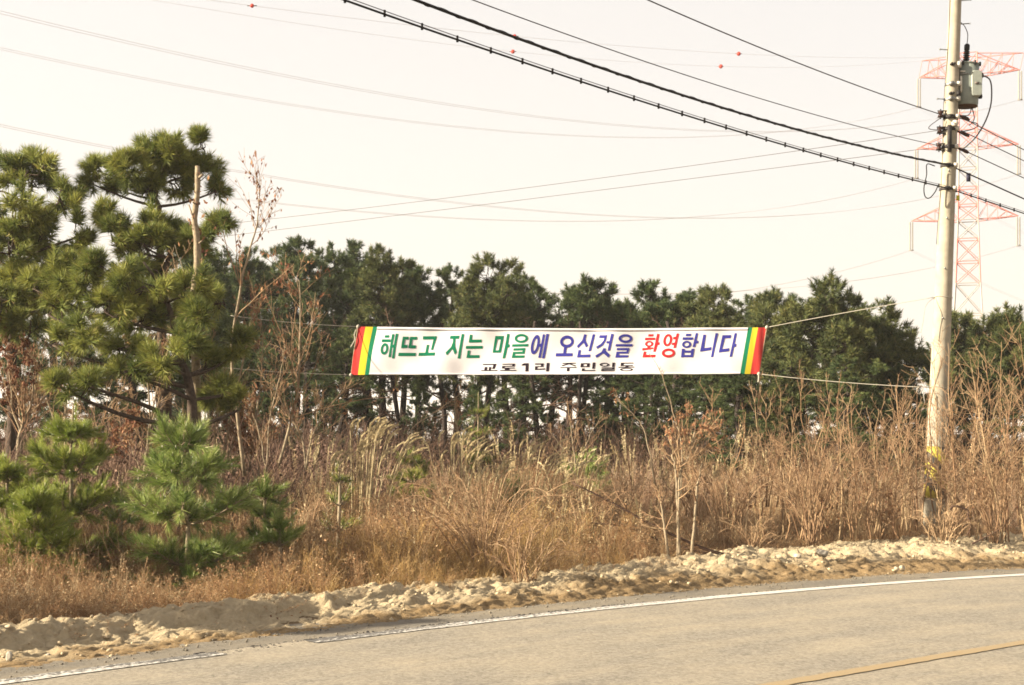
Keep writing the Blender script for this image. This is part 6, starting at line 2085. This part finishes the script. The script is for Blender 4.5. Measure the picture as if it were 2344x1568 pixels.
def scatter(name, mat, kinds, X, Y, S, label, rng, tilt=.14, tone=None, nvar=5):
    """one object whose plants are instances of a few templates set on its points"""
    T = []
    for k in kinds:
        for _ in range(nvar):
            V, Fc, A = weed_template(k, rng)
            a = Acc(); a.add(V, Fc, A)
            T.append(bpy.data.objects.new('plant_template', a.mesh('plant_template', mat)))
    n = len(X)
    me = bpy.data.meshes.new(name)
    me.vertices.add(n)
    me.vertices.foreach_set('co', np.stack([X, Y, gz(X, Y) - .02], 1).astype(np.float32).ravel())

    def attr(nm, typ, key, v):
        me.attributes.new(nm, typ, 'POINT').data.foreach_set(key, v.ravel())
    attr('pick', 'INT', 'value', rng.randint(0, len(T), n).astype(np.int32))
    attr('turn', 'FLOAT_VECTOR', 'vector', np.stack([rng.normal(0, tilt, n), rng.normal(0, tilt, n), rng.rand(n) * 6.283], 1).astype(np.float32))
    w = np.maximum(S, .5)
    attr('size', 'FLOAT_VECTOR', 'vector', np.stack([w, w, S], 1).astype(np.float32))
    attr('tone', 'FLOAT', 'value', (np.zeros(n) if tone is None else tone).astype(np.float32))
    o = bpy.data.objects.new(name, me); COL.objects.link(o)
    ng = bpy.data.node_groups.new(name + '_growth', 'GeometryNodeTree')
    ng.interface.new_socket('Geometry', in_out='INPUT', socket_type='NodeSocketGeometry')
    ng.interface.new_socket('Geometry', in_out='OUTPUT', socket_type='NodeSocketGeometry')
    N, L = ng.nodes, ng.links
    gi, go = N.new('NodeGroupInput'), N.new('NodeGroupOutput')
    jn, ip = N.new('GeometryNodeJoinGeometry'), N.new('GeometryNodeInstanceOnPoints')
    for t in T:
        oi = N.new('GeometryNodeObjectInfo'); oi.inputs['Object'].default_value = t; oi.inputs['As Instance'].default_value = True
        L.new(oi.outputs['Geometry'], jn.inputs[0])

    def named(nm, typ):
        q = N.new('GeometryNodeInputNamedAttribute'); q.data_type = typ; q.inputs['Name'].default_value = nm
        return [s_ for s_ in q.outputs if s_.enabled and s_.name == 'Attribute'][0]
    er = N.new('FunctionNodeEulerToRotation')
    L.new(named('turn', 'FLOAT_VECTOR'), er.inputs[0])
    L.new(gi.outputs[0], ip.inputs['Points']); L.new(jn.outputs[0], ip.inputs['Instance'])
    ip.inputs['Pick Instance'].default_value = True
    L.new(named('pick', 'INT'), ip.inputs['Instance Index'])
    L.new(er.outputs[0], ip.inputs['Rotation']); L.new(named('size', 'FLOAT_VECTOR'), ip.inputs['Scale'])
    L.new(ip.outputs[0], go.inputs[0])
    md = o.modifiers.new('growth', 'NODES'); md.node_group = ng
    return tag(o, label, 'undergrowth', kind='stuff')


def sow(n, rng, d0, d1, ylim=36, pw=1.0):
    """random spots beyond the bank, inside what the camera could see and a margin"""
    out = []
    while sum(len(o) for o in out) < n:
        y = rng.uniform(9, ylim, n * 4)
        x = rng.uniform(-1, 1, n * 4) * (y * .37 + 1.6)
        d = off(x, y) - bank_far(x)
        ok = (d > d0) & (d < d1) & (rng.rand(n * 4) < np.clip(d1 - d, .05, 1) ** pw)
        out.append(np.stack([x, y], 1)[ok])
    P = np.concatenate(out)[:n]
    return P[:, 0], P[:, 1]


def height(x, y):
    """how tall the weeds stand here"""
    d = off(x, y) - bank_far(x)
    h = np.interp(d, [-.3, .3, 1.5, 4, 8, 14], [.26, .5, .66, .84, .98, 1.02])
    right = np.clip((x - 1.6) / 1.2, 0, 1) * np.clip((4.2 - d) / 2, 0, 1)
    h = h * (1 - .5 * right)
    gap = np.exp(-((x - 2.6) ** 2) / .8) * np.clip((2.2 - d) / 1.5, 0, 1)       # grassy opening by the cut shrub
    h = h * (1 - .5 * np.exp(-((x + 3.25) / .75) ** 2) * np.clip((2.6 - d) / 1.2, 0, 1))      # kept low before the young pines
    return h * (1 - .5 * gap) * (.55 + .9 * fbm(x * .9, y * .9, 71, 3))


def undergrowth():
    rng = np.random.RandomState(88)
    gold = lambda x, y: np.exp(-((x + .5) / 1.5) ** 2) * np.clip((3.2 - (off(x, y) - bank_far(x))) / 2, 0, 1)     # the golden drift in the middle
    # front rows: dense feathery reddish weeds
    X, Y = sow(1900, rng, -.35, 2.8, 24)
    S = height(X, Y) * rng.uniform(.7, 1.25, len(X))
    g = rng.rand(len(X)) < gold(X, Y) * .9
    t = .6 * (fbm(X * 1.3, Y * 1.3, 72, 3) - .5) + rng.normal(0, .07, len(X))
    k = ~g
    scatter('dry_weeds', M['weed'], ['feather', 'leafy', 'leafy'], X[k], Y[k], S[k], 'reddish brown dry weeds crowding the verge behind the bank', rng, .18, t[k])
    scatter('golden_weeds', M['weed_gold'], ['feather', 'grass'], X[g], Y[g], S[g], 'golden feathery weeds in the middle of the verge', rng, .16, t[g] * .6)
    X, Y = sow(3200, rng, 2.2, 15, 34)
    S = height(X, Y) * rng.uniform(.6, 1.2, len(X))
    t = .55 * (fbm(X * .8, Y * .8, 73, 3) - .5) + rng.normal(0, .08, len(X))
    k = fbm(X * .35, Y * .35, 75, 2) + rng.normal(0, .08, len(X)) > .5
    scatter('dry_brush', M['weed_pink'], ['feather', 'wiry', 'wiry'], X[k], Y[k], S[k], 'fine pinkish brush filling the ground up to the pines', rng, .2, t[k] + .1)
    k = ~k
    scatter('weed_thicket', M['weed'], ['wiry', 'leafy', 'feather'], X[k], Y[k], S[k], 'mixed tan weeds between the drifts of pinkish brush', rng, .2, t[k] + .02)
    # straw grass
    X, Y = sow(2600, rng, -.45, 14, 34)
    k = fbm(X * .5, Y * .5, 74, 3) + .35 * np.exp(-((X - 2.3) ** 2 + (Y - 18) ** 2) / 3)
    dd = off(X, Y) - bank_far(X)
    keep = (k > .61) & ((dd > 1.6) | (X > .8))
    X, Y = X[keep], Y[keep]
    S = np.minimum(height(X, Y) * 1.1, 1.1) * rng.uniform(.5, 1.1, len(X))
    scatter('dry_grass', M['straw'], ['grass', 'seedhead'], X, Y, S, 'pale straw grass in tussocks among the weeds', rng, .12, np.full(len(X), .05))
    # tall seed stalks standing over the rest
    X, Y = sow(240, rng, .6, 15, 33)
    k = (X > -1.2) | (off(X, Y) - bank_far(X) > 5)
    X, Y = X[k], Y[k]
    S = rng.uniform(1.0, 1.75, len(X)) * np.clip(height(X, Y), .6, 1.2)
    scatter('seed_stalks', M['straw'], ['seedhead'], X, Y, S, 'tall pale seed stalks standing above the brush', rng, .1)
    # litter of fallen leaves and broken stems on the floor
    X, Y = sow(9000, rng, -.5, 10, 30)
    a = Acc()
    P = np.stack([X, Y, gz(X, Y) + rng.uniform(.0, .06, len(X))], 1)
    quads_leaf(a, P, rng, .03, .07, -.1, .5, .5)
    tag(a.build('leaf_litter', M['dead_leaf']), 'brown fallen leaves littering the ground under the weeds', 'litter', kind='stuff')
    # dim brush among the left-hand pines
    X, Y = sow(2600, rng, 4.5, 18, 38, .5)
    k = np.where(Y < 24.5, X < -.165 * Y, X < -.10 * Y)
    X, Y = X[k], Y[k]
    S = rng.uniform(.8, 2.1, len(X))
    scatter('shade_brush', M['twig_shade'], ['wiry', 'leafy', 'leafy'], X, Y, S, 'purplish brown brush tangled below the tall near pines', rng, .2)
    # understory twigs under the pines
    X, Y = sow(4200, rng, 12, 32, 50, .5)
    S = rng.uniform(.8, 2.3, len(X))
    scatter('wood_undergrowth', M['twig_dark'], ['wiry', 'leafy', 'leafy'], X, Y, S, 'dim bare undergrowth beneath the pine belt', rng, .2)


undergrowth()


# ------------------------------------------------------------------ hazy air
def haze():
    me = bpy.data.meshes.new('haze')
    bm = bmesh.new(); bmesh.ops.create_cube(bm, size=1); bm.to_mesh(me); bm.free()
    o = bpy.data.objects.new('haze', me); COL.objects.link(o)
    o.scale = (7000, 7000, 64); o.location = (0, 0, 64 / 2 - 1.3)
    m = bpy.data.materials.new('haze_air'); m.use_nodes = True
    n, l = m.node_tree.nodes, m.node_tree.links
    n.clear()
    out = n.new('ShaderNodeOutputMaterial'); v = n.new('ShaderNodeVolumePrincipled')
    v.inputs['Color'].default_value = (.94, .93, .92, 1)
    v.inputs['Density'].default_value = HAZE
    v.inputs['Anisotropy'].default_value = .2
    l.new(v.outputs[0], out.inputs['Volume'])
    me.materials.append(m)
    tag(o, 'pale winter haze over the fields', 'haze', kind='stuff')


HAZE = .0004
haze()
